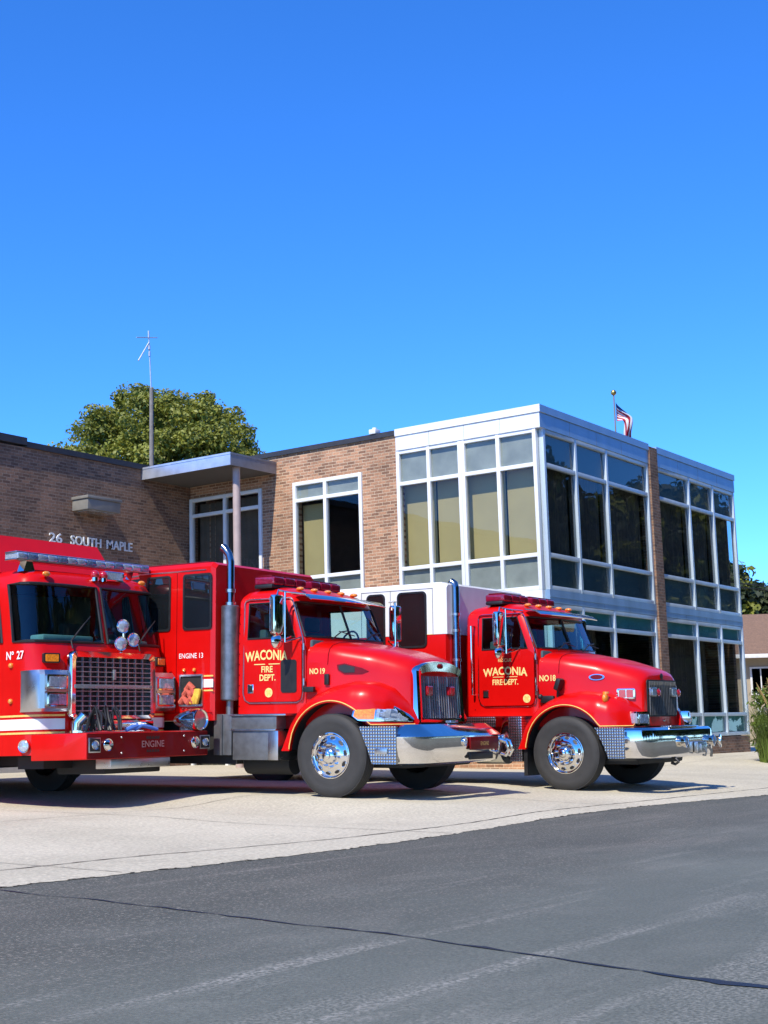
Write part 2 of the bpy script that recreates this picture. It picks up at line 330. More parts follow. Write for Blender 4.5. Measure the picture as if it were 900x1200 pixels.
def lerp(tab, x):
    if x <= tab[0][0]: return tab[0][1]
    for (a, b), (c, d) in zip(tab, tab[1:]):
        if x <= c: return b+(d-b)*(x-a)/(c-a)
    return tab[-1][1]
def sm(a, b, x):
    t = min(1, max(0, (x-a)/(b-a))); return t*t*(3-2*t)      # a may lie above b
def gz(X, Y):
    Xc = min(20, max(-25, X))
    if Y < -6.2: z = -.985+.012*(max(Y, -30)+6.2)
    elif Y < -2: z = -.985+.052*(Y+6.2)
    else: z = -.7666+.02*(min(Y, 9)+2)
    z -= .09*sm(-10.3, -11.9, X)*sm(-6.5, -2.5, Y)*sm(3.2, .6, Y)
    return z-.006*(Xc+9)+.13*sm(2, 8, X)*sm(-6, -1, Y)+ZO

# ================================================================== ground
EDGE = [(-70, -5.2), (-30, -5.35), (-18.24, -5.64), (-16.3, -5.88), (-14.3, -5.98), (-12.2, -5.80), (-10.2, -5.62), (-8.0, -5.68), (-5.08, -6.02), (0, -6.6), (10, -6.9), (60, -6.9)]
def edge(x):     # a worn, slightly ragged kerbless edge
    return sum(lerp(EDGE, x+d) for d in (-1.2, -.6, 0, .6, 1.2))/5+.012*math.sin(x*7.3)+.010*math.sin(x*17.1+1)+.009*math.sin(x*41.3+2)+.006*math.sin(x*89.7)
def sheet(name, xs, ys_fn, zoff, m):
    mb = MB(); g = []
    for x in xs: g.append([Vector((x, y, gz(x, y)+zoff)) for y in ys_fn(x)])
    mb.loft(g, closed=False, caps=False)
    o = put(name, mb, m, smooth=60); o['kind'] = 'structure'; return o
xs = list(np.unique(np.concatenate([np.linspace(-70, -26, 12), np.linspace(-25, -20, 40), np.linspace(-20, 0, 320), np.linspace(0, 12, 60), np.linspace(13, 60, 20)])))
sheet('driveway', xs, lambda x: [edge(x)+(9.6-edge(x))*t for t in np.linspace(0, 1, 26)**1.5], 0, 'concrete')
sheet('road', xs, lambda x: [edge(x)+.3] + [edge(x)+(-20-edge(x))*t for t in np.linspace(0, 1, 22)**2], -.004, 'asphalt')
mb = MB()
mb.add([(-70, 9.6, -.2), (60, 9.6, -.2), (60, 160, -.2), (-70, 160, -.2), (60, -34, -.2), (200, -34, -.2), (200, 160, -.2), (-70, -34, -.62), (200, -34, -.62), (200, -160, -.62), (-70, -160, -.62)], [(0, 1, 2, 3), (4, 5, 6, 1, 2), (7, 8, 9, 10)][0:1])
mb.add([(60, -19.7, .0), (220, -19.7, .0), (220, 160, .0), (60, 160, .0)], [(0, 1, 2, 3)])
mb.add([(-70, -180, -.16), (220, -180, -.16), (220, -19.8, -.16), (-70, -19.8, -.16)], [(0, 1, 2, 3)])
put('lawn', mb, 'lawn', smooth=0)['kind'] = 'structure'
# slab joints of the driveway and the gutter line, dirt filled
def strip(mb, pts, wd, z, m=0, jitter=.0):
    L = []; R_ = []
    fine = []
    for (x0, y0, *_a), (x1, y1, *_b) in zip(pts, pts[1:]):
        n = max(2, int(math.hypot(x1-x0, y1-y0)/.12))
        for k in range(n): fine.append((x0+(x1-x0)*k/n, y0+(y1-y0)*k/n))
    fine.append(pts[-1][:2])
    for i, (x, y) in enumerate(fine):
        a = fine[max(0, i-1)]; b = fine[min(len(fine)-1, i+1)]
        d = Vector((b[0]-a[0], b[1]-a[1])).normalized(); n = Vector((-d.y, d.x))
        wv = wd(i/(len(fine)-1)) if callable(wd) else wd
        wv *= 1+random.uniform(-jitter, jitter); c = Vector((x, y))+n*random.uniform(-1, 1)*jitter*.02
        p = c+n*wv/2; q = c-n*wv/2
        L.append(Vector((p.x, p.y, gz(p.x, p.y)+z))); R_.append(Vector((q.x, q.y, gz(q.x, q.y)+z)))
    mb.loft([L, R_], closed=False, caps=False, m=m)
mb = MB()
strip(mb, [(-30, -4.6), (-17.59, -4.86), (-16.37, -4.92), (-15.37, -5.12), (-14.06, -5.30), (-12.5, -5.32), (-9.88, -5.20), (-8.28, -5.28), (-2, -5.5), (10, -5.7)], .022, .004, jitter=.5)
for x in (-21.5, -17.2, -13.05, -8.6, -4.1, .4): strip(mb, [(x, edge(x)+.05), (x, -2), (x+.02, 9)], .012, .004, jitter=.4)
for y in (-1.1, 3.2): strip(mb, [(-30, y), (10, y+.02)], .012, .004, jitter=.4)
for k in range(170):    # grit and weeds along the edge of the slab
    x0 = -19+k*.09+random.uniform(-.04, .04); L_ = random.uniform(.02, .09)
    if random.random() < .55: strip(mb, [(x0, edge(x0)+.004), (x0+L_, edge(x0+L_)+.006)], random.uniform(.006, .022), .003, jitter=.7)
put('driveway_joints', mb, 'joint', smooth=0)['kind'] = 'structure'
mb = MB()
strip(mb, [(-18.34, -5.77), (-18.36, -6.58), (-18.45, -7.29), (-18.54, -7.89), (-18.63, -8.43), (-18.67, -8.99), (-18.79, -9.51), (-18.89, -9.93), (-18.99, -10.3), (-19.03, -10.52), (-19.09, -10.73), (-19.12, -10.91), (-19.14, -11.15), (-19.2, -12)],
      lambda t: .017+.006*math.sin(t*57)+.004*math.sin(t*143)+.07*max(0, 1-abs(t-.83)/.09)+.012*max(0, 1-abs(t-.62)/.05), 0.0, jitter=.6)
put('road_crack', mb, 'tar', smooth=0)['kind'] = 'structure'

# ================================================================== fire station
ST = thing('fire_station', 'two storey tan brick fire station with white framed glass corner and flat roofs', 'fire station', (0, 0, 0))
def zz(z): return z+ZO
def W(o, a, z, d):      # facade coordinates: o 'L' = wall in the plane X=0 facing -X, 'R' = plane Y=0 facing -Y, 'G' = garage wing wall
    if o == 'L': return (-d, a, zz(z))
    if o == 'R': return (a, -d, zz(z))
    return (a, 9.557-d, zz(z))
def wbox(mb, o, a0, a1, z0, z1, d0, d1, bev=0, m=0):
    p = W(o, a0, z0, d0); q = W(o, a1, z1, d1)
    mb.box(p[0], q[0], p[1], q[1], p[2], q[2], bev=bev, m=m)
GB = -.9    # walls go a little below the paving
# brick of the side facing the trucks
mb = MB()
wbox(mb, 'L', 3.49, 4.42, GB, 6.38, -.3, 0)
wbox(mb, 'L', 6.353, 7.28, GB, 6.38, -.3, 0)
wbox(mb, 'L', 4.42, 6.353, 5.696, 6.38, -.3, 0)
wbox(mb, 'L', 4.42, 6.353, GB, 2.74, -.3, 0)
wbox(mb, 'L', 7.28, 9.52, 5.69, 6.38, -.3, 0)
wbox(mb, 'L', 7.28, 9.52, 2.1, 2.74, -.3, 0)
put('brick_side_wall', mb, 'brickY', ST, smooth=0)
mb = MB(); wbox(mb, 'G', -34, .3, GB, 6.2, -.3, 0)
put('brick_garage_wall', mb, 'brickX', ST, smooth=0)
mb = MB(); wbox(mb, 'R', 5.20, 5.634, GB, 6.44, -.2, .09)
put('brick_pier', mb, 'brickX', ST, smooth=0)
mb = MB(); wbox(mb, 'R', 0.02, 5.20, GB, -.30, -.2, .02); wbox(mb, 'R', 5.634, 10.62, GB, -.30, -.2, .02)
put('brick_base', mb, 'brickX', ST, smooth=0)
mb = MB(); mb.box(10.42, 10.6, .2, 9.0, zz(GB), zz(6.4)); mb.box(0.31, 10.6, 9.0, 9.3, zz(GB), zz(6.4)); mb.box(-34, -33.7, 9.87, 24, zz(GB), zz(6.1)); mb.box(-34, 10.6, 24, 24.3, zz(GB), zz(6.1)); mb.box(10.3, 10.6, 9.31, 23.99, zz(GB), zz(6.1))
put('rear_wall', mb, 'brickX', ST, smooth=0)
# copings
mb = MB(); wbox(mb, 'L', 3.475, 9.5, 6.38, 6.49, -.34, .05); put('side_coping', mb, 'coping', ST)
mb = MB(); wbox(mb, 'G', -34.2, -5.05, 6.24, 6.40, -.34, .06); wbox(mb, 'G', -5.05, -.06, 6.20, 6.325, -.34, .05); put('garage_coping', mb, 'coping', ST)
# roofs
mb = MB(); mb.box(.1, 10.5, .1, 9.5, zz(6.25), zz(6.36)); mb.box(-33.8, 10.4, 9.9, 24, zz(6.0), zz(6.1)); put('roof', mb, 'roofing', ST)
mb = MB(); mb.box(-.08, .12, 3.98, 4.16, zz(6.49), zz(6.60), bev=.02); mb.cyl((.02, 4.07, zz(6.58)), (0, 0, 1), .05, .06); put('roof_vent', mb, 'frame', ST)
# floors and inner walls
mb = MB(); mb.box(.35, 10.4, .35, 8.9, zz(2.5), zz(2.72)); mb.box(.3, 10.4, .3, 8.9, zz(-.6), zz(-.45)); mb.box(3.2, 3.3, 3.4, 8.9, zz(-.45), zz(6.2)); mb.box(3.3, 10.4, 3.9, 4.0, zz(-.45), zz(6.2)); mb.box(.3, 3.2, 3.45, 3.5, zz(-.45), zz(6.2))
put('interior', mb, 'inner', ST, smooth=0)
# fascia bands
mb = MB(); wbox(mb, 'L', -.058, 3.47, 6.03, 6.34, -.2, .06); wbox(mb, 'L', -.083, 3.475, 6.345, 6.50, -.2, .085)
put('white_fascia', mb, 'frame', ST)
mb = MB()
for a0, a1 in ((.205, 5.197), (5.637, 10.62)):
    wbox(mb, 'R', a0, a1, 6.032, 6.34, -.2, .058); wbox(mb, 'R', a0, a1, 6.343, 6.498, -.2, .083)
wbox(mb, 'R', -.055, .2045, 6.032, 6.34, .0585, .062); wbox(mb, 'R', -.08, .2045, 6.343, 6.498, .0835, .087)
put('metal_fascia', mb, 'alu', ST)
mb = MB()
for a0, a1 in ((.06, 5.197), (5.637, 10.60)):
    wbox(mb, 'R', a0, a1, 2.485, 2.745, -.2, .05); wbox(mb, 'R', a0, a1, 2.60, 2.615, .05, .06)
put('metal_floor_band', mb, 'alu', ST)
mb = MB(); wbox(mb, 'L', .06, 3.47, 2.485, 2.745, -.2, .05); put('white_floor_band', mb, 'frame', ST)
def seam(o, a_, z0, z1, d):
    mb = MB(); wbox(mb, o, a_-.004, a_+.004, z0, z1, d, d+.0015); put('fascia_seam', mb, 'seam', ST, smooth=0)
for a_ in (.87, 1.74, 2.61): seam('L', a_, 6.035, 6.335, .06)
for a_ in (1.25, 2.5, 3.75, 6.9, 8.15, 9.4): seam('R', a_, 6.035, 6.335, .058); seam('R', a_, 2.49, 2.595, .05)

def window(o, cols, rows, panel, blind, mw=.08, post=None, name='window', glass='glass', fm='frame'):
    """cols / rows: edges; panel[r] = material of an opaque panel close behind the pane (or None); blind(c) for the panes without"""
    mb = MB()
    a0, a1, z0, z1 = cols[0], cols[-1], rows[0], rows[-1]
    for i, a in enumerate(cols):
        ww = post if (post and i in (0, len(cols)-1)) else mw
        lo = a if i == 0 else a-ww/2; hi = a if i == len(cols)-1 else a+ww/2
        if i == 0: hi = a+ww
        if i == len(cols)-1: lo = a-ww
        wbox(mb, o, lo, hi, z0, z1, -.07, .045, bev=.006)
    for i, z in enumerate(rows):
        lo, hi = (z, z+mw) if i == 0 else ((z-mw, z) if i == len(rows)-1 else (z-mw/2, z+mw/2))
        wbox(mb, o, a0+.005, a1-.005, lo, hi, -.065, .036, bev=.005)
    fr = put(name, mb, fm, ST)
    for c in range(len(cols)-1):
        for r in range(len(rows)-1):
            A, B, Z0, Z1 = cols[c]+.02, cols[c+1]-.02, rows[r]+.02, rows[r+1]-.02
            g = MB(); g.add([W(o, A, Z0, -.02), W(o, B, Z0, -.02), W(o, B, Z1, -.02), W(o, A, Z1, -.02)], [(0, 1, 2, 3)])
            put('pane', g, M['glass' if panel[r] else glass], fr, smooth=0)
            if panel[r]:
                g = MB(); wbox(g, o, A, B, Z0, Z1, -.062, -.05); put('spandrel', g, panel[r], fr, smooth=0)
    if blind:
        for (A, B, Z0, Z1, m, d) in blind:
            g = MB(); n = 14
            if 'brown' in M[m].name:      # hanging curtain folds
                pts = [(A+(B-A)*k/40, d+.02*math.sin(k*1.9)) for k in range(41)]
                g.loft([[W(o, a, Z0, -q) for a, q in pts], [W(o, a, Z1, -q) for a, q in pts]], closed=False, caps=False)
            else: wbox(g, o, A, B, Z0, Z1, -d-.01, -d)
            put('curtain' if 'brown' in M[m].name else 'blind', g, m, fr, smooth=60)
    return fr
# second floor, bright side: two units of two columns
kb = lambda A, B: (A+.05, B-.02, 3.40, 5.38, 'blind', .26)
for cs in ([.06, .958, 1.838], [1.842, 2.665, 3.485]):
    window('L', cs, [2.75, 3.455, 5.295, 6.03], ['spandrel', None, 'spandrel'], [(cs[0]-.02, cs[1]-.02, 3.3, 5.4, 'blind', .27), (cs[1]+.02, cs[2]+.02, 3.3, 5.4, 'blind', .272)], glass='glass')
    window('L', cs, [-.28, .245, 2.064, 2.48], ['tealpanel', None, 'tealpanel'], [(cs[0], cs[2], .2, 2.1, 'darkblind', .25)], glass='tintglass')
mb = MB(); wbox(mb, 'L', .05, 3.49, GB, -.29, -.2, .02); put('brick_base', mb, 'brickY', ST, smooth=0)
# the window in the brick
window('L', [4.425, 5.44, 6.348], [2.745, 3.494, 5.268, 5.69], ['spandrel', None, 'spandrel'], [(5.72, 6.32, 3.3, 5.2, 'blind', .30), (5.60, 5.73, 3.3, 5.3, 'darkblind', .33)], glass='glass')
# the entry window under the canopy, and the door below
window('L', [7.285, 8.41, 9.515], [2.745, 5.27, 5.685], [None, None], [(7.3, 9.5, 2.8, 5.6, 'darkblind', .3)], name='window', glass='glass')
window('L', [7.285, 8.41, 9.515], [-.75, 1.5, 2.095], [None, None], [(7.3, 9.5, -.7, 2.0, 'darkblind', .3)], name='entrance_door', glass='tintglass')
# street side: three columns each side of the pier, two floors
for cs in ([.09, 1.52, 2.99, 5.19], [5.645, 7.566, 9.119, 10.6]):
    window('R', cs, [2.75, 3.455, 5.295, 6.03], ['bluepanel', None, 'bluepanel'],
           [(cs[0]+.1, cs[1]-.05, 3.3, 5.35, 'darkblind', .20), (cs[1]+.05, cs[2]-.05, 3.3, 5.35, 'darkblind', .20), (cs[2]+.05, cs[3]-.1, 3.3, 5.35, 'darkblind', .20)], mw=.085, glass='tintglass', fm='frame_shaded')
    window('R', cs, [-.28, .245, 2.064, 2.48], ['tealpanel', None, 'tealpanel'],
           [(cs[0]+.1, cs[1]-.05, .2, 2.1, 'darkblind', .35)] + ([(cs[1]+.05, cs[2]-.1, .2, 2.1, 'darkblind', .40)]), mw=.085, glass='tintglass', fm='frame_shaded')
# garage doors in the wing wall (behind the trucks)
for a in (-15.6, -10.8, -6.0):
    mb = MB()
    for k in range(4): wbox(mb, 'G', a-1.85, a+1.85, -.62+k*.85, .22+k*.85, .004, .05, bev=.02)
    d = put('garage_door', mb, 'garage', ST)
    mb = MB()
    for k in (-1.2, -.4, .4, 1.2): wbox(mb, 'G', a+k-.3, a+k+.3, 1.25, 1.75, .052, .06)
    put('door_window', mb, 'darkglass', d)
# canopy
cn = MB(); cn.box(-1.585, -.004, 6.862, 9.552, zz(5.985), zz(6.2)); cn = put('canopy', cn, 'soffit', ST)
mb = MB(); mb.box(-1.61, -1.588, 6.84, 9.553, zz(5.961), zz(6.235)); mb.box(-1.62, -1.60, 6.83, 9.553, zz(6.2), zz(6.245)); put('canopy_fascia', mb, 'canopy', cn)
mb = MB(); mb.box(-1.586, -.004, 6.838, 6.859, zz(5.961), zz(6.235)); mb.box(-1.6, -.004, 6.83, 6.845, zz(6.2), zz(6.245)); put('canopy_end', mb, 'canopyside', cn)
mb = MB(); mb.cyl((-1.21, 7.01, zz(-.85)), (0, 0, 1), .085, 6.83, n=24); put('column', mb, 'pink', ST)
# wall lamp over the lettering, a box with a sloping lid
mb = MB(); mb.box(-3.73, -2.76, 9.06, 9.552, zz(4.985), zz(5.22), bev=.012); L = put('wall_lamp', mb, 'lampgrey', ST)
mb = MB(); mb.box(-3.76, -2.73, 9.03, 9.553, zz(5.222), zz(5.29), bev=.012); put('lamp_lid', mb, 'lampgrey', L)
mb = MB(); mb.box(-3.62, -2.87, 9.14, 9.5, zz(4.97), zz(4.984)); put('lamp_diffuser', mb, 'lens', L)
# address letters: real raised metal letters
from collections import Counter
def raised(body, h, x0, x1, zb):
    """one raised metal word between x0 and x1"""
    vs, fs = text(body, h, off=.008); mb = MB(); n = len(vs); us = [a for a, b in vs]; kx = (x1-x0)/(max(us)-min(us)); u0 = min(us)
    f0 = [W('G', x0+(a-u0)*kx, zb+b, .04) for a, b in vs]; f1 = [W('G', x0+(a-u0)*kx, zb+b, .012) for a, b in vs]
    mb.add(f0, fs); ec = Counter()
    for f in fs:
        for i in range(len(f)): ec[tuple(sorted((f[i], f[(i+1) % len(f)])))] += 1
    mb.add(f0+f1, [(a, b, b+n, a+n) for (a, b), c in ec.items() if c == 1])
    put('address_letters', mb, 'frame', ST, smooth=0)
raised('26', .20, -4.39, -4.03, 4.25); raised('SOUTH', .20, -3.78, -2.89, 4.25); raised('MAPLE', .20, -2.72, -1.93, 4.25)

# ================================================================== on and behind the roofs
ms = thing('antenna_mast', 'tall wooden mast with thin dipole antenna standing against the round tree', 'antenna', (.205, 11.0, zz(6.1)))
mb = MB(); mb.tube([(0, 0, 0), (-.005, 0, 2.63)], [.062, .05], n=10); put('mast', mb, 'wood', ms)
mb = MB(); mb.tube([(-.01, 0, 2.5), (-.05, 0, 3.2), (-.1, 0, 4.05)], .017); put('upper_mast', mb, 'thinmetal', ms)
mb = MB(); mb.tube([(-.50, .03, 3.85), (.18, -.03, 3.98)], .012); mb.tube([(-.09, 0, 3.80), (-.44, .02, 3.26)], .018); mb.tube([(-.1, 0, 3.9), (-.1, 0, 4.1)], .022); mb.cyl((-.075, 0, 3.45), (0, 0, 1), .03, .12); mb.cyl((-.085, 0, 3.62), (0, 0, 1), .035, .10); put('dipole', mb, 'thinmetal', ms)

fp = thing('flagpole', 'white pole with gilt ball top behind the station roof edge', 'flagpole', (7.93, 2.0, zz(6.36)))
mb = MB(); mb.tube([(0, 0, 0), (0, 0, 2.15)], [.024, .018], n=10); put('pole', mb, 'lampgrey', fp)
mb = MB(); mb.sphere((0, 0, 2.22), .075); put('ball', mb, 'ball', fp)
# limp flag, hanging in folds: stripes and canton follow the cloth
def flag():
    nu, nv = 26, 26; L, H = 1.40, 1.05
    P = []; mi = []
    for i in range(nu+1):
        col = []
        for j in range(nv+1):
            u = i/nu; v = j/nv
            # limp cloth: the fly end falls beside the pole, so the stripes run nearly upright
            s_ = sm(0, .45, u)
            x = .05+.86*(1-v)*sm(0, .42, u)+.10*math.sin(u*6+v)*u+.06*u
            y = .06*math.sin(v*15+u*3)*s_ + .03*math.sin(u*9) - .2*v*s_
            z = -.45*v*H*(1-.75*s_) - .95*L*(u**1.15)*(.82+.12*v)+.14*(1-v)*s_-.05
            col.append(Vector((x+.03, y, z)))
        P.append(col)
    mb = MB(); vs = [p for c in P for p in c]; fs = []; m = []
    for i in range(nu):
        for j in range(nv):
            fs.append((i*(nv+1)+j, (i+1)*(nv+1)+j, (i+1)*(nv+1)+j+1, i*(nv+1)+j+1))
            s = int((j+.5)/nv*13); m.append(2 if ((i+.5)/nu < .30 and s < 3) else (0 if s % 2 == 0 else 1))
    o = len(mb.v); mb.v += [tuple(p) for p in vs]; mb.f += fs; mb.m += m
    return mb
fl = put('flag', flag(), ['flagred', 'flagwhite', 'flagblue'], smooth=70, loc=(7.95, 2.0, zz(8.42)))
tag(fl, 'red and white striped flag drooping from the rooftop pole', 'flag')

# ---- a beige chair behind the ground floor glass
ch = thing('chair', 'beige chair seen through the ground floor glass at the street corner', 'chair', (10.05, .62, zz(-.44)))
mb = MB(); mb.box(-.24, .24, -.24, .22, .42, .50, bev=.03); put('seat', mb, 'beige', ch)
mb = MB(); mb.box(-.24, .24, -.27, -.20, .56, 1.28, bev=.03); put('backrest', mb, 'beige', ch)
for sx in (-.2, .2):
    for sy in (-.2, .18):
        mb = MB(); mb.tube([(sx, sy, 0), (sx*.95, sy*.95, .43)], .018); put('leg', mb, 'dullsteel', ch)

# ---- house beyond the station
h = thing('house', 'small tan house with brown shingle roof beyond the station', 'house', (24.2, 5.0, 0), rz=yaw-math.pi/2)
# local x runs along the wall to the right, local y away from the street
mb = MB(); mb.box(-3.5, 9, .45, 9, -.3, 3.4); put('wall', mb, 'siding', h)
mb = MB()
e = 3.42; rg = 5.25; x0, x1, y0, y1 = -3.0, 9.5, 0, 9.6
mb.add([(x0, y0, e), (x1, y0, e), (x1, y1, e), (x0, y1, e), (x0+3.6, 4.6, rg), (x1-3.6, 4.6, rg), (x0, y0, e-.1), (x1, y0, e-.1), (x1, y1, e-.1), (x0, y1, e-.1)],
       [(0, 1, 5, 4), (1, 2, 5), (2, 3, 4, 5), (3, 0, 4), (0, 6, 7, 1), (1, 7, 8, 2), (2, 8, 9, 3), (3, 9, 6, 0), (6, 9, 8, 7)])
put('roof', mb, 'shingle', h, smooth=0)
mb = MB(); mb.box(-3.1, 9.6, -.12, -.004, 3.32, 3.46, bev=.02); put('gutter', mb, 'gutter', h)
for wx in (.62, 2.9):
    mb = MB(); mb.box(wx-.38, wx+.38, .40, .447, 2.02, 3.02)
    for z_ in (2.02, 2.95): pass
    f_ = put('window', mb, 'gutter', h)
    mb = MB(); mb.box(wx-.31, wx+.31, .385, .398, 2.09, 2.95); put('pane', mb, 'darkglass', f_)
    mb = MB(); mb.box(wx-.02, wx+.02, .37, .384, 2.09, 2.95); put('sash_bar', mb, 'gutter', f_)
tr = thing('garden_trellis', 'small white garden arbour in front of the tan house', 'trellis', (24.15, 4.55, .35), rz=yaw-math.pi/2)
tr.scale = (.62, .62, .72)
for x in (0, .62):
    for y in (0, .5):
        mb = MB(); mb.box(x-.05, x+.05, y-.05, y+.05, 0, 1.95); put('post', mb, 'gutter', tr)
mb = MB()
mb.tube([(-.1, -.05, 1.95), (.1, -.05, 2.25), (.31, -.05, 2.35), (.52, -.05, 2.25), (.72, -.05, 1.95)], .05); mb.tube([(-.1, .55, 1.95), (.1, .55, 2.25), (.31, .55, 2.35), (.52, .55, 2.25), (.72, .55, 1.95)], .05)
for k in range(5): mb.box(-.1+.19*k, -.03+.19*k, -.1, .6, 2.0+(.3 if 0 < k < 4 else 0), 2.07+(.3 if 0 < k < 4 else 0))
put('arch', mb, 'gutter', tr)
mb = MB()
for k in range(6):
    mb.box(-.02, .02, .0, .5, .3+.28*k, .34+.28*k)
put('lattice', mb, 'gutter', tr)

# ---- overhead wires beyond the roof line
for k, (z0, z1, lab) in enumerate(((6.98, 6.87, 'upper of two thin overhead wires crossing the dark trees'), (6.80, 6.70, 'lower of two thin overhead wires crossing the dark trees'))):
    mb = MB(); mb.tube([(33.5+.57*q, 8.4-.82*q, z0+(z1-z0)*q/1.2+.004*(q-6)**2-.14) for q in np.linspace(-6, 16, 16)], .02, n=6)
    o = put('overhead_wire', mb, 'black'); tag(o, lab, 'wire', 'overhead wires by the house')

# ================================================================== trees
def leaves(centres, radii, per, size, mats, flat=.75):
    N = len(centres)
    c = np.repeat(np.array(centres), per, 0); r = np.repeat(np.array(radii), per)[:, None]; ids = np.repeat(RNG.integers(0, len(mats), N), per)
    d = RNG.normal(size=(len(c), 3)); d /= np.linalg.norm(d, axis=1)[:, None]
    p = c + d*r*(RNG.random((len(c), 1))**.45)*np.array([1, 1, flat])
    nrm = d*.8 + RNG.normal(size=d.shape)*.6 + np.array([0, 0, .5]); nrm /= np.linalg.norm(nrm, axis=1)[:, None]
    t = np.cross(nrm, RNG.normal(size=d.shape)); t /= np.linalg.norm(t, axis=1)[:, None]; b = np.cross(nrm, t)
    s = size*(.6+.8*RNG.random((len(c), 1)))
    q = np.stack([p-t*s, p+b*s*.55+nrm*s*.15, p+t*s, p-b*s*.55+nrm*s*.15], 1).reshape(-1, 3)
    return q, ids
def leafobj(name, q, ids, mats, parent):
    me = bpy.data.meshes.new(name); n = len(q)//4
    me.vertices.add(len(q)); me.vertices.foreach_set('co', q.astype(np.float32).ravel())
    me.loops.add(4*n); me.loops.foreach_set('vertex_index', np.arange(4*n, dtype=np.int32))
    me.polygons.add(n); me.polygons.foreach_set('loop_start', np.arange(0, 4*n, 4, dtype=np.int32)); me.polygons.foreach_set('loop_total', np.full(n, 4, np.int32))
    me.update(calc_edges=True)
    for m in mats: me.materials.append(M[m])
    me.polygons.foreach_set('material_index', ids.astype(np.int32))
    o = bpy.data.objects.new(name, me); COL.objects.link(o); o.parent = parent; return o
def tree(label, loc, height, rx, ry, zb, nclump, per, size, clr, mats, group=None, lobes=7):
    root = thing('leafy_tree', label, 'tree', loc, group=group)
    mb = MB(); top = height*.82
    tk = [(0, 0, -.2), (.08, .05, height*.2), (-.05, .1, height*.42), (.1, 0, top)]
    mb.tube(tk, [rx*.075, rx*.06, rx*.045, rx*.012], n=12)
    for k in range(11):
        a = k*2.399; z = height*(.25+.045*k); e = Vector((rx*.62*math.cos(a), ry*.62*math.sin(a), min(height*.84, z+height*.16)))
        mb.tube([(0, 0, z), (e.x*.4, e.y*.4, z+height*.07), tuple(e)], [rx*.032, rx*.02, rx*.006], n=7)
    put('trunk', mb, 'bark', root)
    hz = (height-zb)/2; C0 = np.array([0, 0, zb+hz]); cs = []; rs = []
    lob = [(np.array([RNG.normal(), RNG.normal(), RNG.normal()*.8])) for _ in range(lobes)]; lob = [l/np.linalg.norm(l) for l in lob]
    while len(cs) < nclump:
        d = RNG.normal(size=3); d /= np.linalg.norm(d)
        bump = .90 + .11*max(0, max(float(d@l) for l in lob)-.55)/.45
        rad = bump*(RNG.random()**.28)
        p = C0 + d*np.array([rx, ry, hz])*rad*(1-.12*(d[2] < -.2))
        cs.append(p); rs.append(clr*(.6+.7*RNG.random()))
    q, ids = leaves(cs, rs, per, size, mats)
    leafobj('crown', q, ids, mats, root)
    return root
tree('round green deciduous tree rising behind the brick garage wing', (18.35, 27.9, .2), 16.2, 5.05, 4.9, 5.0, 900, 215, .088, .62, ['leaf', 'leaf', 'leaf'])
tree('dark green tree behind the tan house, left of its neighbour', (55.0, 18.2, 0), 10.8, 3.0, 3.2, 2.5, 150, 120, .22, .8, ['leafdark', 'leaf', 'leafdark'], 'dark trees beyond the house')
tree('dark green tree behind the tan house, at the right edge', (60.3, 15.2, 0), 10.6, 4.0, 4.2, 2.5, 220, 120, .22, .85, ['leafdark'], 'dark trees beyond the house')

# unseen trees added across the street: dark reflections, less sky fill on truck fronts
t0 = tree('broad unseen tree added across the street to darken reflections and sky fill', (-24, -27, -.2), 15.5, 5.6, 5.6, .3, 240, 110, .30, 1.15, ['leafdark', 'leafdark', 'leaf'], 'unseen trees added across the street')
for k, (x, y, r_) in enumerate([(-24+7.2*(n+1), -26.5-1.5*((n*3) % 4)/3, (n*2.39) % 6.28) for n in range(17)]):
    t = t0.copy(); COL.objects.link(t); t.location = (x, y, -.2); t.rotation_euler = (0, 0, r_); t.scale = (1.1, 1.1, 1.05+.25*((k*7) % 5)/5)
    for q in list(t0.children):
        q2 = q.copy(); COL.objects.link(q2); q2.parent = t

# ornamental grass / shrub at the right edge
gr = thing('ornamental_grass', 'tall clump of green and golden ornamental grass at the driveway corner', 'ornamental grass', (5.2, -2.85, gz(5.2, -2.85)))
def blades(n, hmin, hmax, spread, wd, droop):
    mb = MB()
    for _ in range(n):
        a = RNG.random()*6.283; r0 = .6*math.sqrt(RNG.random()); hh = hmin+(hmax-hmin)*RNG.random(); sp = spread*(.2+.8*RNG.random())
        x0, y0 = r0*math.cos(a), r0*math.sin(a); a2 = a+RNG.normal()*.5; dx, dy = math.cos(a2)*sp, math.sin(a2)*sp
        s = Vector((-math.sin(a2), math.cos(a2), 0))*wd; pts = []
        for t in (0, .35, .7, 1):
            pts.append((Vector((x0+dx*t**1.7, y0+dy*t**1.7, hh*(t-droop*t**3))), wd*(1-t*.85)))
        L = [p+s*(k/wd) for p, k in pts]; R_ = [p-s*(k/wd) for p, k in pts]
        mb.loft([L, R_], closed=False, caps=False)
    return mb
put('blades', blades(1500, .7, 1.7, .55, .012, .25), 'grassblade', gr, smooth=0)
q, ids = leaves([(.6*math.cos(k*2.4)*((k % 7)/7)**.5, .6*math.sin(k*2.4)*((k % 7)/7)**.5, .25+1.45*((k*37 % 90)/90)) for k in range(90)], [.24]*90, 60, .045, ['grassblade', 'grassblade', 'plume'])
leafobj('foliage', q, ids, ['grassblade', 'grassblade', 'plume'], gr)
pl = MB()
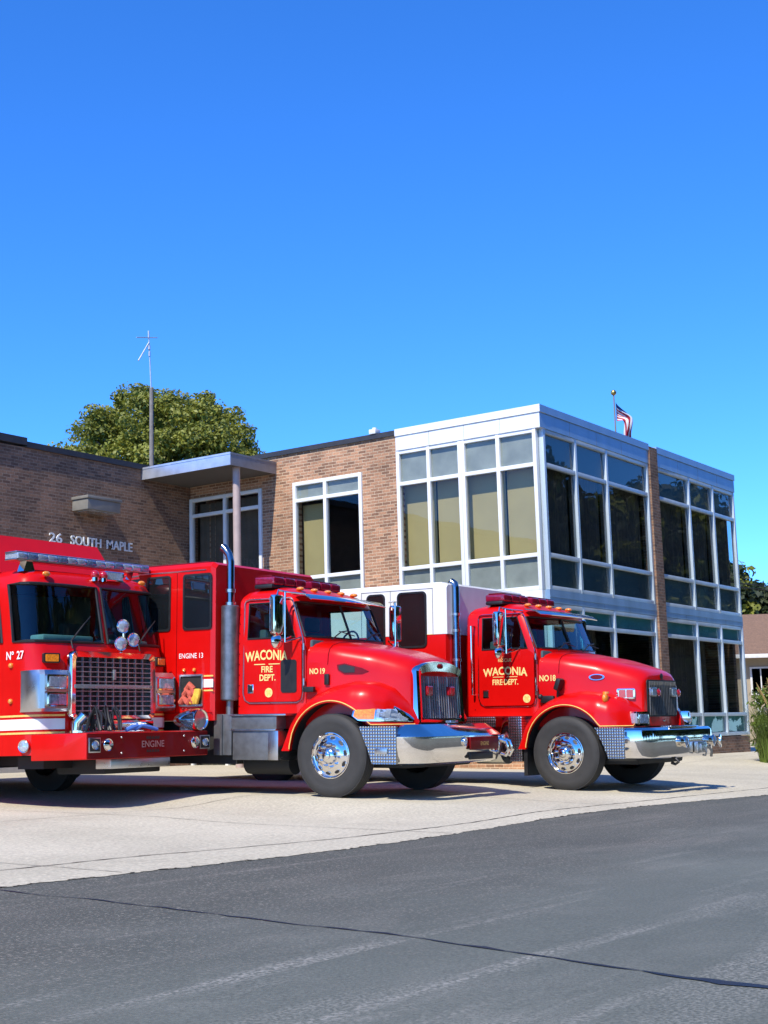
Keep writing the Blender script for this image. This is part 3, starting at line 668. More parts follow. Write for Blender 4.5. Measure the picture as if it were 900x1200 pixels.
for _ in range(60):
    a = RNG.random()*6.283; r = .7*math.sqrt(RNG.random()); hh = 1.45+.5*RNG.random()
    pl.tube([(r*.6*math.cos(a), r*.6*math.sin(a), hh-.45), (r*.85*math.cos(a), r*.85*math.sin(a), hh-.2), (r*math.cos(a), r*math.sin(a), hh)], [.004, .022, .004], n=5)
put('plumes', pl, 'plume', gr)

# ================================================================== fire apparatus
def wheel(root, x, y, side, r=.525, z=None):
    """side -1: outer face looks to the right of the vehicle (-y)"""
    z = r if z is None else z; k = r/.525
    ax = (0, side, 0); w = .27
    mb = MB()
    prof = [(-w, .30), (-w, .44), (-w+.03, .505)]
    for g in range(5):
        a = -w+.035+g*.042; prof += [(a, .525), (a+.034, .525), (a+.035, .512), (a+.041, .512)]
    prof += [(-.03, .515), (-.012, .492), (-.001, .465), (.006, .42), (.002, .405), (.003, .36), (-.004, .315), (-.012, .288), (-.03, .283), (-w, .283)]
    mb.lathe([(t*k, rr*k) for t, rr in prof], (x, y, z), ax, n=56)
    ty = put('wheel', mb, 'rubber', root, smooth=50)
    mb = MB()
    mb.lathe([(t*k, rr*k) for t, rr in [(-.03, .286), (-.004, .290), (-.002, .281), (-.016, .272), (-.030, .262), (-.031, .252), (-.022, .236), (-.009, .205), (.001, .180), (.006, .165), (.007, .12), (.007, .0)]], (x, y, z), ax, n=48)
    rim = put('rim', mb, 'chrome', ty, smooth=50)
    mb = MB(); mb2 = MB(); mb3 = MB()
    for i in range(10):
        a = 2*math.pi*i/10+.15
        cx, cz = math.cos(a)*.222*k, math.sin(a)*.222*k
        e1 = Vector((-math.sin(a), 0, math.cos(a))); e2 = Vector((math.cos(a), side*.9, math.sin(a)*1.0)); e2 = Vector((math.cos(a), -side*.42, math.sin(a))).normalized()
        c = Vector((x+cx, y+side*(-.0155)*k, z+cz)); nn = Vector((.42*math.cos(a), side, .42*math.sin(a))).normalized()
        ring = [c+(e1*math.cos(t)*.036+e2*math.sin(t)*.019)*k for t in [2*math.pi*j/14 for j in range(14)]]
        mb.loft([[p+nn*.004 for p in ring], [p-nn*.004 for p in ring]])
        rl = [c+nn*.003+(e1*math.cos(t)*.040+e2*math.sin(t)*.023)*k for t in [2*math.pi*j/14 for j in range(14)]]
        mb3.tube(rl, .004, n=5, closed=True)
        b = a+.31
        mb2.cyl((x+math.cos(b)*.143*k, y+side*.004, z+math.sin(b)*.143*k), ax, .019*k, .05*k, n=8, bev=.006)
    put('hand_holes', mb, 'black', rim); mb2.add(mb3.v, mb3.f)
    mb2.lathe([(t*k, rr*k) for t, rr in [(.004, .108), (.03, .105), (.045, .09), (.06, .075), (.064, .05), (.085, .045), (.095, .03), (.097, 0)]], (x, y, z), ax, n=24)
    put('hub', mb2, 'chrome', rim, smooth=40)
    return ty

def lamp_round(root, name, c, axis, r, body='chrome', lens='lens', depth=.06):
    a = Vector(axis).normalized(); mb = MB(); mb.lathe([(-depth, r*.55), (-depth*.3, r*.95), (0, r), (.006, r*.96), (.002, r*.84)], c, a, n=22)
    o = put(name, mb, body, root)
    mb = MB(); mb.lathe([(.0, r*.85), (.014, r*.6), (.02, 0)], c, a, n=20); put('lens', mb, lens, o)
    return o
def lamp_rect(root, name, c, ax, u, hu, hv, d, body, lens, n=1):
    """rectangular lamp: ax = outward, u = sideways, z up"""
    a = Vector(ax).normalized(); u = Vector(u).normalized(); v = a.cross(u); c = Vector(c); mb = MB()
    ol = rrect(-hu, hu, -hv, hv, min(hu, hv)*.3)
    il = rrect(-hu*.84, hu*.84, -hv*.8, hv*.8, min(hu, hv)*.25)
    mb.loft([[c+u*p+v*q-a*d for p, q in ol], [c+u*p+v*q for p, q in ol], [c+u*p+v*q+a*.004 for p, q in il], [c+u*p+v*q-a*.01 for p, q in il]], caps=True)
    o = put(name, mb, body, root)
    mb = MB()
    for k in range(n):
        lo = -hu*.82+k*hu*1.64/n+.004; hi = -hu*.82+(k+1)*hu*1.64/n-.004
        l = rrect(lo, hi, -hv*.76, hv*.76, min(hu/n, hv)*.2)
        mb.loft([[c+u*p+v*q-a*.008 for p, q in l], [c+u*(p*.97+(lo+hi)/2*.03)+v*q*.95+a*.012 for p, q in l]])
    put('lens', mb, lens, o); return o
def gripbar(mb, p, q, off, r=.014):
    p = Vector(p); q = Vector(q); off = Vector(off); mb.tube([p, p+off, q+off, q], r, n=8)

# ---------------------------------------------------------------- conventional cab (two trucks)
def xf(z): return lerp([(0, -.50), (2.03, -.50), (2.57, -.71), (2.66, -.78), (2.72, -.89), (2.76, -1.05)], z)
def hwid(z): return lerp([(0, 1.0), (2.05, 1.0), (2.55, .965), (2.64, .92), (2.71, .83), (2.75, .66)], z)
XR = [0.]
def xrear(z): return lerp([(0, -1.66), (2.6, -1.66), (2.71, -1.58), (2.75, -1.42)], z)+XR[0]
def cabring(z):
    f = xf(z); w_ = hwid(z); r = xrear(z)
    half = [(r, w_-.05), (r+.05, w_), (-1.46, w_), (f-.17, w_), (f-.10, w_), (f-.035, w_-.035), (f, w_-.12), (f+.045, w_*.45)]
    ring = [(x, -y) for x, y in half] + [(f+.06, 0)] + [(x, y) for x, y in half[::-1]]
    return [Vector((x, y, z)) for x, y in ring]
CZ = [1.06, 1.18, 1.6, 1.98, 2.055, 2.53, 2.58, 2.64, 2.69, 2.73, 2.755]
def cab_shell(root, bus):
    rings = [cabring(z) for z in CZ]; n = len(rings[0])
    def skip(i, j):
        if i == 4: return j in (2, 5, 6, 7, 8, 9, 10, 13)      # side windows and windscreen are real openings
        return False
    mb = MB(); mb.loft(rings, closed=True, caps=True, skip=skip)
    cab = put('cab', mb, 'red', root, smooth=38)
    # glass just inside the skin
    def pane(js, name):
        mb = MB(); A = []; B = []
        zb, zt = CZ[4]+.002, CZ[5]-.002
        ca, cb = cabring(zb), cabring(zt)
        for j in js:
            A.append(Vector((ca[j].x-.02*(abs(ca[j].y) < .95), ca[j].y*.985, zb))); B.append(Vector((cb[j].x-.02*(abs(cb[j].y) < .93), cb[j].y*.985, zt)))
        mb.loft([A, B], closed=False, caps=False); o = put(name, mb, M['cabglass'], cab, smooth=60)
        mb = MB(); ol = A + B[::-1]; mb.tube([p+Vector((.012 if abs(p.y) < .9 else 0, .012*(1 if p.y > 0 else -1) if abs(p.y) > .9 else 0, 0)) for p in ol], .016, n=6, closed=True); put('window_seal', mb, 'black', o)
        return o
    pane([2, 3], 'side_window'); pane([13, 14], 'side_window')
    pane([5, 6, 7, 8], 'windscreen'); pane([8, 9, 10, 11], 'windscreen')
    mb = MB(); mb.tube([(xf(2.055)+.06, 0, 2.05), (xf(2.53)+.06, 0, 2.535)], .014); put('windscreen_post', mb, 'black', cab)
    # wipers
    for y in (-.55, .25):
        mb = MB(); mb.tube([(-.40, y, 2.03), (-.40, y+.22, 2.14), (-.44, y+.46, 2.17)], .009, n=6); mb.tube([(-.42, y+.2, 2.15), (-.40, y+.55, 2.10)], .007, n=6); put('wiper', mb, 'black', cab)
    # inside
    mb = MB(); mb.box(-.62, -.47, -.9, .9, 1.8, 2.02, bev=.04); put('dashboard', mb, 'interior', cab)
    for y in (-.48, .48):
        mb = MB(); mb.box(-1.4, -.95, y-.26, y+.26, 1.45, 1.62, bev=.05); mb.box(-1.5, -1.36, y-.25, y+.25, 1.6, 2.2, bev=.05); mb.box(-1.49, -1.39, y-.14, y+.14, 2.22, 2.42, bev=.04); put('seat', mb, 'interior', cab)
    mb = MB(); mb.tube([(-.80+.06*math.sin(t), .48+.22*math.cos(t), 2.0+.20*math.sin(t)) for t in np.linspace(0, 6.0, 18)], .014, n=6, closed=True); mb.tube([(-.8, .48, 2.0), (-.6, .48, 1.9)], .03); put('steering_wheel', mb, 'black', cab)
    return cab
def visor(root, z=2.60):
    secs = []
    for t in np.linspace(-1, 1, 13):
        y = .93*t; c = .09*(1-t*t)
        secs.append([Vector((-.75+c*.3, y, z+.055)), Vector((-.56+c, y, z+.02)), Vector((-.47+c, y, z-.045)), Vector((-.475+c, y, z-.055)), Vector((-.57+c, y, z+.005)), Vector((-.75+c*.3, y, z+.035))])
    mb = MB(); mb.loft(secs); return put('sun_visor', mb, 'chrome', root, smooth=60)
def roof_lights(root, x=-1.05, bars=((-.82, -.05), (.05, .82))):
    lb = MB(); lb.box(x-.15, x+.15, -.84, .84, 2.745, 2.80, bev=.02); b = put('light_bar', lb, 'black', root)
    for a0, a1 in bars:
        n = 3; wd = (a1-a0)/n
        for k in range(n):
            mb = MB(); mb.box(x-.17, x+.17, a0+wd*k+.008, a0+wd*(k+1)-.008, 2.795, 2.905, bev=.03, seg=3); put('lens', mb, 'maroonlens', b)
        mb = MB(); mb.box(x-.12, x+.12, a0+.02, a1-.02, 2.905, 2.925, bev=.008); put('lens_cover', mb, 'deep_and_shaded_red', b)
    for y in (-.66, -.33, 0, .33, .66):
        mb = MB(); mb.sphere((-.84, y, 2.725), .045, sx=1.3, sz=.6); put('clearance_light', mb, 'amber', root)
def mirror(root, s, x=-.52):
    """west-coast mirror on arms; s = -1 right side"""
    y = s*1.27
    mb = MB(); mb.box(x-.05, x+.05, y-.10, y+.10, 2.08, 2.60, bev=.035, seg=3); o = put('mirror', mb, 'chrome', root)
    mb = MB(); mb.box(x-.056, x-.05, y-.085, y+.085, 2.12, 2.57, bev=.002); put('mirror_glass', mb, 'bluelens', o)
    mb = MB(); mb.lathe([(.04, .0), (.03, .06), (0, .095), (-.015, .098), (-.016, 0)], (x+.01, y, 1.99), (1, s*.3, 0), n=22); put('round_mirror', mb, 'chrome', o)
    mb = MB()
    mb.tube([(x+.1, s*.94, 2.62), (x, y-s*.03, 2.66), (x, y-s*.01, 2.60)], .014); mb.tube([(x+.05, s*1.0, 2.07), (x, y-s*.03, 2.0), (x, y, 2.06)], .014)
    mb.tube([(x+.06, y-s*.1, 2.64), (x+.06, y-s*.1, 1.98)], .013); mb.tube([(x+.22, s*.93, 2.62), (x+.06, y-s*.1, 2.64)], .011); mb.tube([(x+.2, s*1.0, 2.05), (x+.06, y-s*.1, 1.98)], .011)
    put('mirror_arm', mb, 'chrome', o); return o

def door(root, cab, trim, lines, badge, peep, letter='gold'):
    y = -1.004; hinge = -.57; back = -1.51
    ol = rrect(back, hinge, 1.215, 2.02, .10)
    mb = MB(); mb.prism(ol, lambda a, b: Vector((a, y-.010, b)), lambda a, b: Vector((a, y, b)))
    d = put('door', mb, 'red', root, smooth=50)
    ol2 = [(back-.02, 2.53), (back-.02, 1.33), (back+.01, 1.24), (back+.09, 1.20), (hinge-.08, 1.20), (hinge, 1.235), (hinge+.02, 1.33), (hinge+.02, 2.04), (hinge-.17, 2.55), (hinge-.2, 2.58), (back+.06, 2.585), (back+.0, 2.57)]
    mb = MB(); mb.tube([(a, y-.006+max(0, b-2.05)*.07, b) for a, b in ol2], .009, n=6, closed=True); put('door_trim', mb, trim, d)
    for body, h, cx, z, arch, kw in lines:
        if body == '-':
            for a0, a1 in ((cx-.21, cx-.03), (cx+.03, cx+.21)):
                mb = MB(); mb.box(a0, a1, y-.014, y-.010, z, z+h); put('lettering_dash', mb, letter, d, smooth=0)
        else:
            vs, fs = text(body, h, **kw); hw = max(abs(a) for a, b in vs); mb = MB()
            mb.add([(cx+a, y-.014, z+b-arch*(a/hw)**2) for a, b in vs], fs); put('door_lettering', mb, letter, d, smooth=0)
    mb = MB(); mb.cyl((badge[0], y-.010, badge[1]), (0, -1, 0), .062, .004, n=24); bd = put('badge', mb, 'goldpale', d)
    mb = MB()
    for k in range(4):
        a = math.pi/4+k*math.pi/2; mb.add([(badge[0]+.016*math.cos(a-.9), y-.016, badge[1]+.016*math.sin(a-.9)), (badge[0]+.05*math.cos(a-.35), y-.016, badge[1]+.05*math.sin(a-.35)), (badge[0]+.05*math.cos(a+.35), y-.016, badge[1]+.05*math.sin(a+.35)), (badge[0]+.016*math.cos(a+.9), y-.016, badge[1]+.016*math.sin(a+.9))], [(0, 1, 2, 3)])
    mb.cyl((badge[0], y-.0145, badge[1]), (0, -1, 0), .014, .003, n=12)
    put('badge_cross', mb, 'gold', bd, smooth=0)
    mb = MB(); mb.box(back+.06, back+.16, y-.016, y-.006, 1.33, 1.45, bev=.006, m=0); hd = put('handle', mb, 'chrome', d)
    mb = MB(); mb.box(back+.075, back+.145, y-.019, y-.0165, 1.345, 1.43); put('handle_recess', mb, 'black', hd)
    for z_ in (1.42, 1.88):
        mb = MB(); mb.cyl((hinge+.035, y-.006, z_), (0, 0, 1), .014, .09, n=10); put('hinge', mb, 'steel', d)
    mb = MB(); mb.box(-.235, -.165, -.985, -.955, 1.42, 1.56, bev=.01); put('hood_strap', mb, 'black', cab)
    mb = MB()
    for k in range(10): mb.sphere((-1.60, -1.001, 1.16+.14*k), .009, n=6)
    put('rivets', mb, 'deep_and_shaded_red', cab)
    if not peep:
        mb = MB(); gripbar(mb, (-1.60, -.99, 2.42), (-1.60, -.99, 1.38), (-.0, -.09, 0), .016); put('grab_rail', mb, 'chrome', cab)
    if peep:
        ol = rrect(-.90, -.645, 1.33, 1.76, .04); mb = MB(); mb.prism(ol, lambda a, b: Vector((a, y-.018, b)), lambda a, b: Vector((a, y-.009, b))); put('lower_window', mb, 'black', d)
    return d

def hood(root, zt_tab, hw_tab, xn):
    def zt(x): return lerp(zt_tab, x)
    def hwf(x): return lerp(hw_tab, x)
    def sec(x, k=1., dz=0):
        h_ = hwf(x)*k; t = zt(x)-dz; half = [(0, t), (h_*.45, t-.010), (h_*.72, t-.028), (h_-.11*k, t-.065), (h_-.04, t-.115), (h_-.005, t-.19), (h_+.012, t-.32), (h_+.02, 1.15), (h_+.03, .90)]
        return [Vector((x, -a, b)) for a, b in half[::-1]] + [Vector((x, a, b)) for a, b in half[1:]]
    mb = MB(); ss = [sec(x) for x in np.linspace(-.52, xn, 22)]; ss += [sec(xn+.025, .985, .012), sec(xn+.035, .95, .035)]
    mb.loft(ss, closed=False, caps=True)
    ho = put('hood', mb, 'red', root, smooth=45)
    # seam with the cowl and the centre hinge
    def skin(x, z):
        h_ = hwf(x); t = zt(x)
        return h_ + lerp([(t-.32-1, .02), (t-.32, .012), (t-.19, -.005), (t-.115, -.04), (t-.065, -.11)], z)
    mb = MB(); p = [v for v in sec(-.20)]; mb.tube([v+Vector((0, (-.002 if v.y < 0 else .002), .002)) for v in p if v.z > 1.35], .005, n=6); put('hood_seam', mb, 'deep_and_shaded_red', ho)
    return ho, zt, hwf, skin
def fender(root, s, zf_tab, yo_tab, xe, top_in=.50):
    """front wing: wheel arch cut from a shoulder that rolls out to full width; s=-1 right"""
    yo = lambda x: lerp(yo_tab, x)
    def zarch(x):
        if abs(x) < .64: return max(.55+math.sqrt(.64**2-x*x), .885 if x > 0 else 0)
        return .58 if x < 0 else .885
    secs = []
    X = list(np.linspace(-.765, -.64, 5)) + list(np.linspace(-.635, .635, 33)) + list(np.linspace(.65, xe, 14))
    for x in X:
        f = max(lerp(zf_tab, x), zarch(x)+.05) if x < .7 else lerp(zf_tab, x); a = zarch(x); Y = yo(x); h_ = f-a
        ti = min(lerp([(.70, top_in), (.86, .56)], x), Y-.06)
        pr = [(ti, .90), (ti, f+.01), (max(ti+.01, Y-.30), f), (Y-.17, f-min(.03, h_*.15)), (Y-.075, f-min(.085, h_*.35)), (Y-.02, f-min(.18, h_*.6)), (Y-.002, f-min(.28, h_*.8)), (Y, a), (Y-.05, a+.002), (Y-.06, a+.04)]
        secs.append([Vector((x, s*q, z)) for q, z in pr])
    mb = MB(); mb.loft(secs, closed=False, caps=False)
    # close the nose end and the trailing end
    for q in (secs[0], secs[-1]):
        mb.add(q[:8], [tuple(range(8))])
    fe = put('fender', mb, 'red', root, smooth=50)
    mb = MB(); mb.tube([Vector((x, s*(yo(x)+.003), zarch(x)+.022)) for x in X if -.645 < x < xe-.02], .0075, n=6); put('gold_stripe', mb, 'gold', fe)
    # dark inner arch
    mb = MB(); mb.loft([[Vector((x, s*1.13, zarch(x)+.012)) for x in X if -.65 < x < .65], [Vector((x, s*.55, zarch(x)+.012)) for x in X if -.65 < x < .65]], closed=False, caps=False); put('wheel_well', mb, 'chassis', fe)
    return fe, yo
def bumper(root, prof, xfr, hw, x0=.55, rad=.30, m='chrome'):
    """prof: (outward offset, z) swept round the front in plan"""
    path = [((x0, -hw), (0, -1)), ((xfr-rad-.04, -hw), (0, -1))]
    for k in range(9):
        a = -math.pi/2+math.pi/2*k/8; path.append(((xfr-rad+rad*math.cos(a), -(hw-rad)+rad*math.sin(a)), (math.cos(a), math.sin(a))))
    path = [p for p in path]; full = path + [((x, -y), (nx, -ny)) for (x, y), (nx, ny) in path[::-1]]
    secs = [[Vector((x+nx*o, y+ny*o, z)) for o, z in prof] for (x, y), (nx, ny) in full]
    mb = MB(); mb.loft(secs, closed=True, caps=True); return put('bumper', mb, m, root, smooth=32)
def box_with_window(root, name, m, x0, x1, hw, z0, z1, ch): ...
def chassis(root, xr, rear_x, zt=1.0):
    mb = MB(); mb.box(xr, .9, -.42, .42, .62, .92); mb.box(rear_x+.75, -1.62, -1.02, 1.02, .40, .97); mb.box(xr, rear_x-.75, -1.02, 1.02, .5, .97); mb.box(-.70, .95, -.80, .80, .36, .60, bev=.05); mb.box(-.2, .25, -.9, .9, .42, .56, bev=.04); mb.box(-1.6, .9, -.40, .40, .40, .62, bev=.03); mb.box(rear_x-.15, rear_x+.15, -.9, .9, .42, .62, bev=.05)  # frame and axles, plus low wide boxes added to block light beneath
    put('chassis', mb, 'chassis', root)

M['darkpipe'] = mat('heat_darkened_chrome', (.26, .29, .31), .16, 1., var=.2, scale=4)
def wheels_of(root, rw):
    for s in (-1, 1):
        wheel(root, 0, s*1.20, s)
        wheel(root, rw, s*1.20, s)
def base_truck(root, mx=(-.78, -.52), rw=-6.9):
    wheels_of(root, rw); chassis(root, rw-1.9, rw)
    cab = cab_shell(root, True); visor(root); roof_lights(root, -1.33)
    mirror(root, -1, mx[0]); mirror(root, 1, mx[1])
    mb = MB(); mb.box(-1.55, -.4, -.96, .96, .86, 1.08); put('cab_sill', mb, 'deep_and_shaded_red', root)
    return cab

def side_text(root, name, body, h, cx, z, skin, m='goldpale', wk=1., **kw):
    for word, dx in zip(body.split(), (-.085*wk, .085*wk)):
        vs, fs = text(word, h, **kw); mb = MB(); mb.add([(cx+dx+a, -(skin(cx+dx+a, z+b)+.006), z+b) for a, b in vs], fs); put(name, mb, m, root, smooth=0)

PITCH = math.radians(1.2)
def place(o, x, y, rz, z=None):
    o.location = (x, y, gz(x, y) if z is None else z); o.rotation_mode = 'XYZ'; o.rotation_euler = (0, PITCH, math.radians(rz))

# ================================================================== truck in the middle
T2 = thing('fire_truck', 'red long nosed pumper truck in the middle, with tall exhaust stack and chrome radiator surround', 'fire truck', group='fire apparatus parked on the driveway')
place(T2, -9.03, -2.21, -87)
cab = base_truck(T2)
WK = dict(off=.012, ext=0)
door(T2, cab, 'steel', [('WACONIA', .125, -1.14, 1.775, .03, dict(off=.026, wid=.78)), ('-', .012, -1.13, 1.705, 0, {}), ('FIRE', .08, -1.13, 1.605, 0, dict(off=.024, wid=.92)), ('DEPT.', .08, -1.12, 1.495, 0, dict(off=.024, wid=.92))], (-1.10, 1.335), True, 'goldpale')
ho, zt, hwf, skin = hood(T2, [(-.52, 2.03), (-.2, 2.00), (.4, 1.89), (.7, 1.80), (.86, 1.735), (1.1, 1.66)], [(-.52, .95), (-.1, .93), (.35, .83), (.7, .69), (.88, .60)], .85)
side_text(ho, 'number_lettering', 'NO 19', .072, -.345, 1.565, skin, off=.024, wid=.85, wk=.75)
for s in (-1, 1):
    fe, yo = fender(T2, s, [(-.77, .62), (-.75, .80), (-.68, .99), (-.52, 1.20), (-.32, 1.33), (-.1, 1.41), (.2, 1.46), (.50, 1.44), (.68, 1.36), (.82, 1.22), (.92, 1.08), (.97, .98)], [(-.8, 1.19), (.28, 1.20), (.42, 1.175), (.56, 1.11), (.70, 1.0), (.82, .86), (.90, .74), (.96, .635)], .965)
    # leaf shaped lamp: amber turn signal behind, clear headlamp in front
    def patch(tab_lo, tab_hi, x0, x1, off, n=16):
        A = []; B = []; C_ = []
        for x in np.linspace(x0, x1, n):
            y = yo(x)+off; lo, hi = lerp(tab_lo, x), lerp(tab_hi, x)
            A.append(Vector((x, s*y, lo))); C_.append(Vector((x+.01, s*(y+.012-.02), (lo+hi)/2))); B.append(Vector((x, s*(y-.055), hi)))
        mb = MB(); mb.loft([A, C_, B], closed=False, caps=False); return mb
    lo = [(.32, 1.03), (.42, .955), (.94, .935)]; hi = [(.32, 1.10), (.37, 1.165), (.62, 1.18), (.78, 1.13), (.89, 1.03), (.94, .95)]
    hl = put('headlight', patch(lo, hi, .335, .925, .012), 'chrome', fe, smooth=60)
    put('turn_signal', patch([(.33, 1.03), (.42, .975), (.94, .965)], [(.33, 1.08), (.39, 1.145), (.62, 1.158)], .36, .60, .022), 'amber', hl, smooth=60)
    put('lens', patch([(.33, .972), (.94, .955)], [(.62, 1.158), (.78, 1.11), (.87, 1.02), (.90, .97)], .615, .89, .022), 'lens', hl, smooth=60)
    mb = MB()
    for a0, a1 in ((.65, .71), (.75, .81)): mb.loft([[Vector((a0, s*(yo(a0)+.028), 1.0)), Vector((a1, s*(yo(a1)+.028), .99))], [Vector((a0+.015, s*(yo(a0)+.006), 1.10)), Vector((a1, s*(yo(a1)+.008), 1.06))]], closed=False, caps=False)
    put('lamp_reflector', mb, 'bluelens', hl)
    # air vent in the hood side
    mb = MB(); ol = [(x_-.20, z_) for x_, z_ in ((.14, 1.675), (.24, 1.69), (.48, 1.625), (.56, 1.585), (.48, 1.555), (.24, 1.555), (.15, 1.61))]
    mb.prism(ol, lambda a, b: Vector((a, s*(skin(a, b)+.012), b)), lambda a, b: Vector((a, s*(skin(a, b)-.03), b))); vt = put('hood_vent', mb, 'deep_and_shaded_red', ho)
    mb = MB(); mb.prism([(-.035, 1.66), (.04, 1.675), (.18, 1.64), (.18, 1.572), (.04, 1.572), (-.03, 1.615)], lambda a, b: Vector((a, s*(skin(a, b)+.016), b)), lambda a, b: Vector((a, s*(skin(a, b)-.03), b))); put('vent_mouth', mb, 'black', vt)
    mb = MB(); mb.box(-.52, -.36, s*1.02-.03, s*1.02+.03, 1.33, 1.40, bev=.012); put('cowl_step', mb, 'black', cab)
# chrome radiator surround with black grille
def arch_ol(hb, ht, zb, z_t, crown, r=.06):
    pts = [(-hb, zb), (hb, zb)]
    for t in np.linspace(0, 1, 13): pts.append((ht*math.cos(math.pi*t)*(1 if 0 else 1), z_t+crown*math.sin(math.pi*t)))
    return pts
xg = lambda z: .90-.05*(z-.93)
mb = MB(); o1 = arch_ol(.61, .595, .93, 1.58, .135); o2 = arch_ol(.515, .505, .965, 1.525, .06)
mb.loft([[Vector((xg(b)-.03, a, b)) for a, b in o1], [Vector((xg(b)+.05, a*.985, b)) for a, b in o1], [Vector((xg(b)+.075, a*.94+0*a, .01+b*.99)) for a, b in o1], [Vector((xg(b)+.065, a, b)) for a, b in o2], [Vector((xg(b)-.02, a, b)) for a, b in o2]], caps=False)
gs = put('radiator_surround', mb, 'chrome', T2, smooth=40)
mb = MB(); mb.loft([[Vector((xg(b)+.0, a, b)) for a, b in o2], [Vector((xg(b)+.01, a, b)) for a, b in o2]]); gi = put('grille', mb, 'black', gs)
mb = MB()
for k in range(-8, 9):
    wd = .014 if k in (-4, 0, 4) else .007; y = k*.061
    mb.loft([[Vector((xg(.98)+.012, y-wd, .98)), Vector((xg(.98)+.035, y-wd*.5, .98)), Vector((xg(.98)+.035, y+wd*.5, .98)), Vector((xg(.98)+.012, y+wd, .98))], [Vector((xg(1.52)+.012, y-wd, 1.52)), Vector((xg(1.52)+.035, y-wd*.5, 1.52)), Vector((xg(1.52)+.035, y+wd*.5, 1.52)), Vector((xg(1.52)+.012, y+wd, 1.52))]])
put('grille_bars', mb, 'grillebar', gi)
for y in (-.29, .29): lamp_rect(gi, 'grille_light', (.945, y, 1.33), (1, 0, 0), (0, 1, 0), .075, .06, .04, 'redlens', 'redlens')
mb = MB(); mb.sphere((.945, 0, 1.65), .055, sx=.35, sy=1.0, sz=.6); put('emblem', mb, 'deep_and_shaded_red', gs)
# extended chrome bumper
bp = bumper(T2, [(-.24, .90), (-.20, .905), (-.015, .775), (.0, .755), (.0, .63), (-.02, .52), (-.06, .43), (-.12, .405), (-.24, .42)], 1.33, 1.2, x0=.98, rad=.36)
for s in (-1, 1):
    mb = MB(); mb.prism([(.44, .885), (.985, .885), (.985, .425), (.63, .425), (.57, .60)], lambda a, b: Vector((a, s*1.207, b)), lambda a, b: Vector((a, s*1.165, b))); dpl = put('bumper_side_plate', mb, 'diamond', bp)
    mb = MB(); mb.box(.68, .86, s*1.207, s*1.223, .545, .62, bev=.01); put('side_marker', mb, 'steel', dpl)
mb = MB(); mb.box(1.335, 1.36, .02, .80, .57, .735, bev=.01); cp = put('bumper_panel', mb, 'deep_and_shaded_red', bp)
mb = MB(); lettering(mb, 'ENGINE', .05, lambda a, b: Vector((1.363, .40+a, .625+b)), wid=.9); put('panel_lettering', mb, 'gold', cp, smooth=0)
mb = MB(); mb.box(1.30, 1.338, .05, .68, .445, .535, bev=.012); put('bumper_slot', mb, 'black', bp)
lamp_round(bp, 'bumper_light', (1.345, -.10, .68), (1, 0, 0), .055); lamp_round(bp, 'bumper_light', (1.345, .98, .70), (1, .2, 0), .06)
mb = MB()
for y in (.92, 1.03): mb.tube([(1.30, y, .70), (1.42, y, .66), (1.45, y, .56), (1.40, y, .48), (1.33, y, .50)], .024, n=8)
put('tow_hooks', mb, 'chrome', bp)
mb = MB(); mb.box(1.06, 1.14, -.10, .10, .915, .95, bev=.01); put('bumper_badge', mb, 'bluelens', bp)
# exhaust stack
mb = MB(); mb.cyl((-1.745, -1.02, 1.24), (0, 0, 1), .125, 1.28, n=28, bev=.015); st = put('exhaust_stack', mb, 'perf', T2, smooth=30)
mb = MB(); mb.tube([(-1.745, -1.02, .95), (-1.745, -1.02, 1.25)], .05); put('lower_pipe', mb, 'dullsteel', st)
mb = MB(); mb.tube([(-1.745, -1.02, 2.5), (-1.745, -1.02, 3.12), (-1.775, -1.02, 3.22), (-1.84, -1.02, 3.30), (-1.88, -1.02, 3.33)], [.052, .052, .052, .055, .058], n=14); put('exhaust_pipe', mb, 'darkpipe', st)
for z_, r_ in ((2.52, .075), (2.70, .068)):
    mb = MB(); mb.cyl((-1.745, -1.02, z_), (0, 0, 1), r_, .045, n=18); put('pipe_clamp', mb, 'steel', st)
mb = MB(); mb.tube([(-1.745, -1.02, 1.0), (-1.72, -1.02, .9), (-1.6, -.9, .8)], .055); put('elbow', mb, 'dullsteel', st)
# steps and battery box under the cab
mb = MB(); mb.box(-1.60, -.86, -1.17, -.6, .86, 1.03, bev=.008); bb = put('step_box', mb, 'dullsteel', T2)
mb = MB(); mb.box(-1.62, -.70, -1.19, -.9, 1.032, 1.055, bev=.006); mb.box(-1.60, -.86, -1.19, -1.0, .84, .858, bev=.004); put('tread_edge', mb, 'steel', bb)
mb = MB(); mb.box(-1.58, -1.0, -1.165, -.6, .46, .838, bev=.006); put('battery_box', mb, 'dullsteel', bb)
mb = MB(); mb.box(-.995, -.83, -1.175, -.6, .46, .838, bev=.006); put('step_end', mb, 'steel', bb)
mb = MB(); mb.box(-1.93, -1.63, -1.13, -.5, .52, 1.06, bev=.006); mb.box(-1.80, -1.77, -1.16, -1.13, .52, 1.05); put('fuel_tank_panel', mb, 'dullsteel', bb)
mb = MB(); mb.tube([(-1.6, -.75, .42), (-.85, -.75, .42)], .16, n=16); put('air_tank', mb, 'chassis', bb)

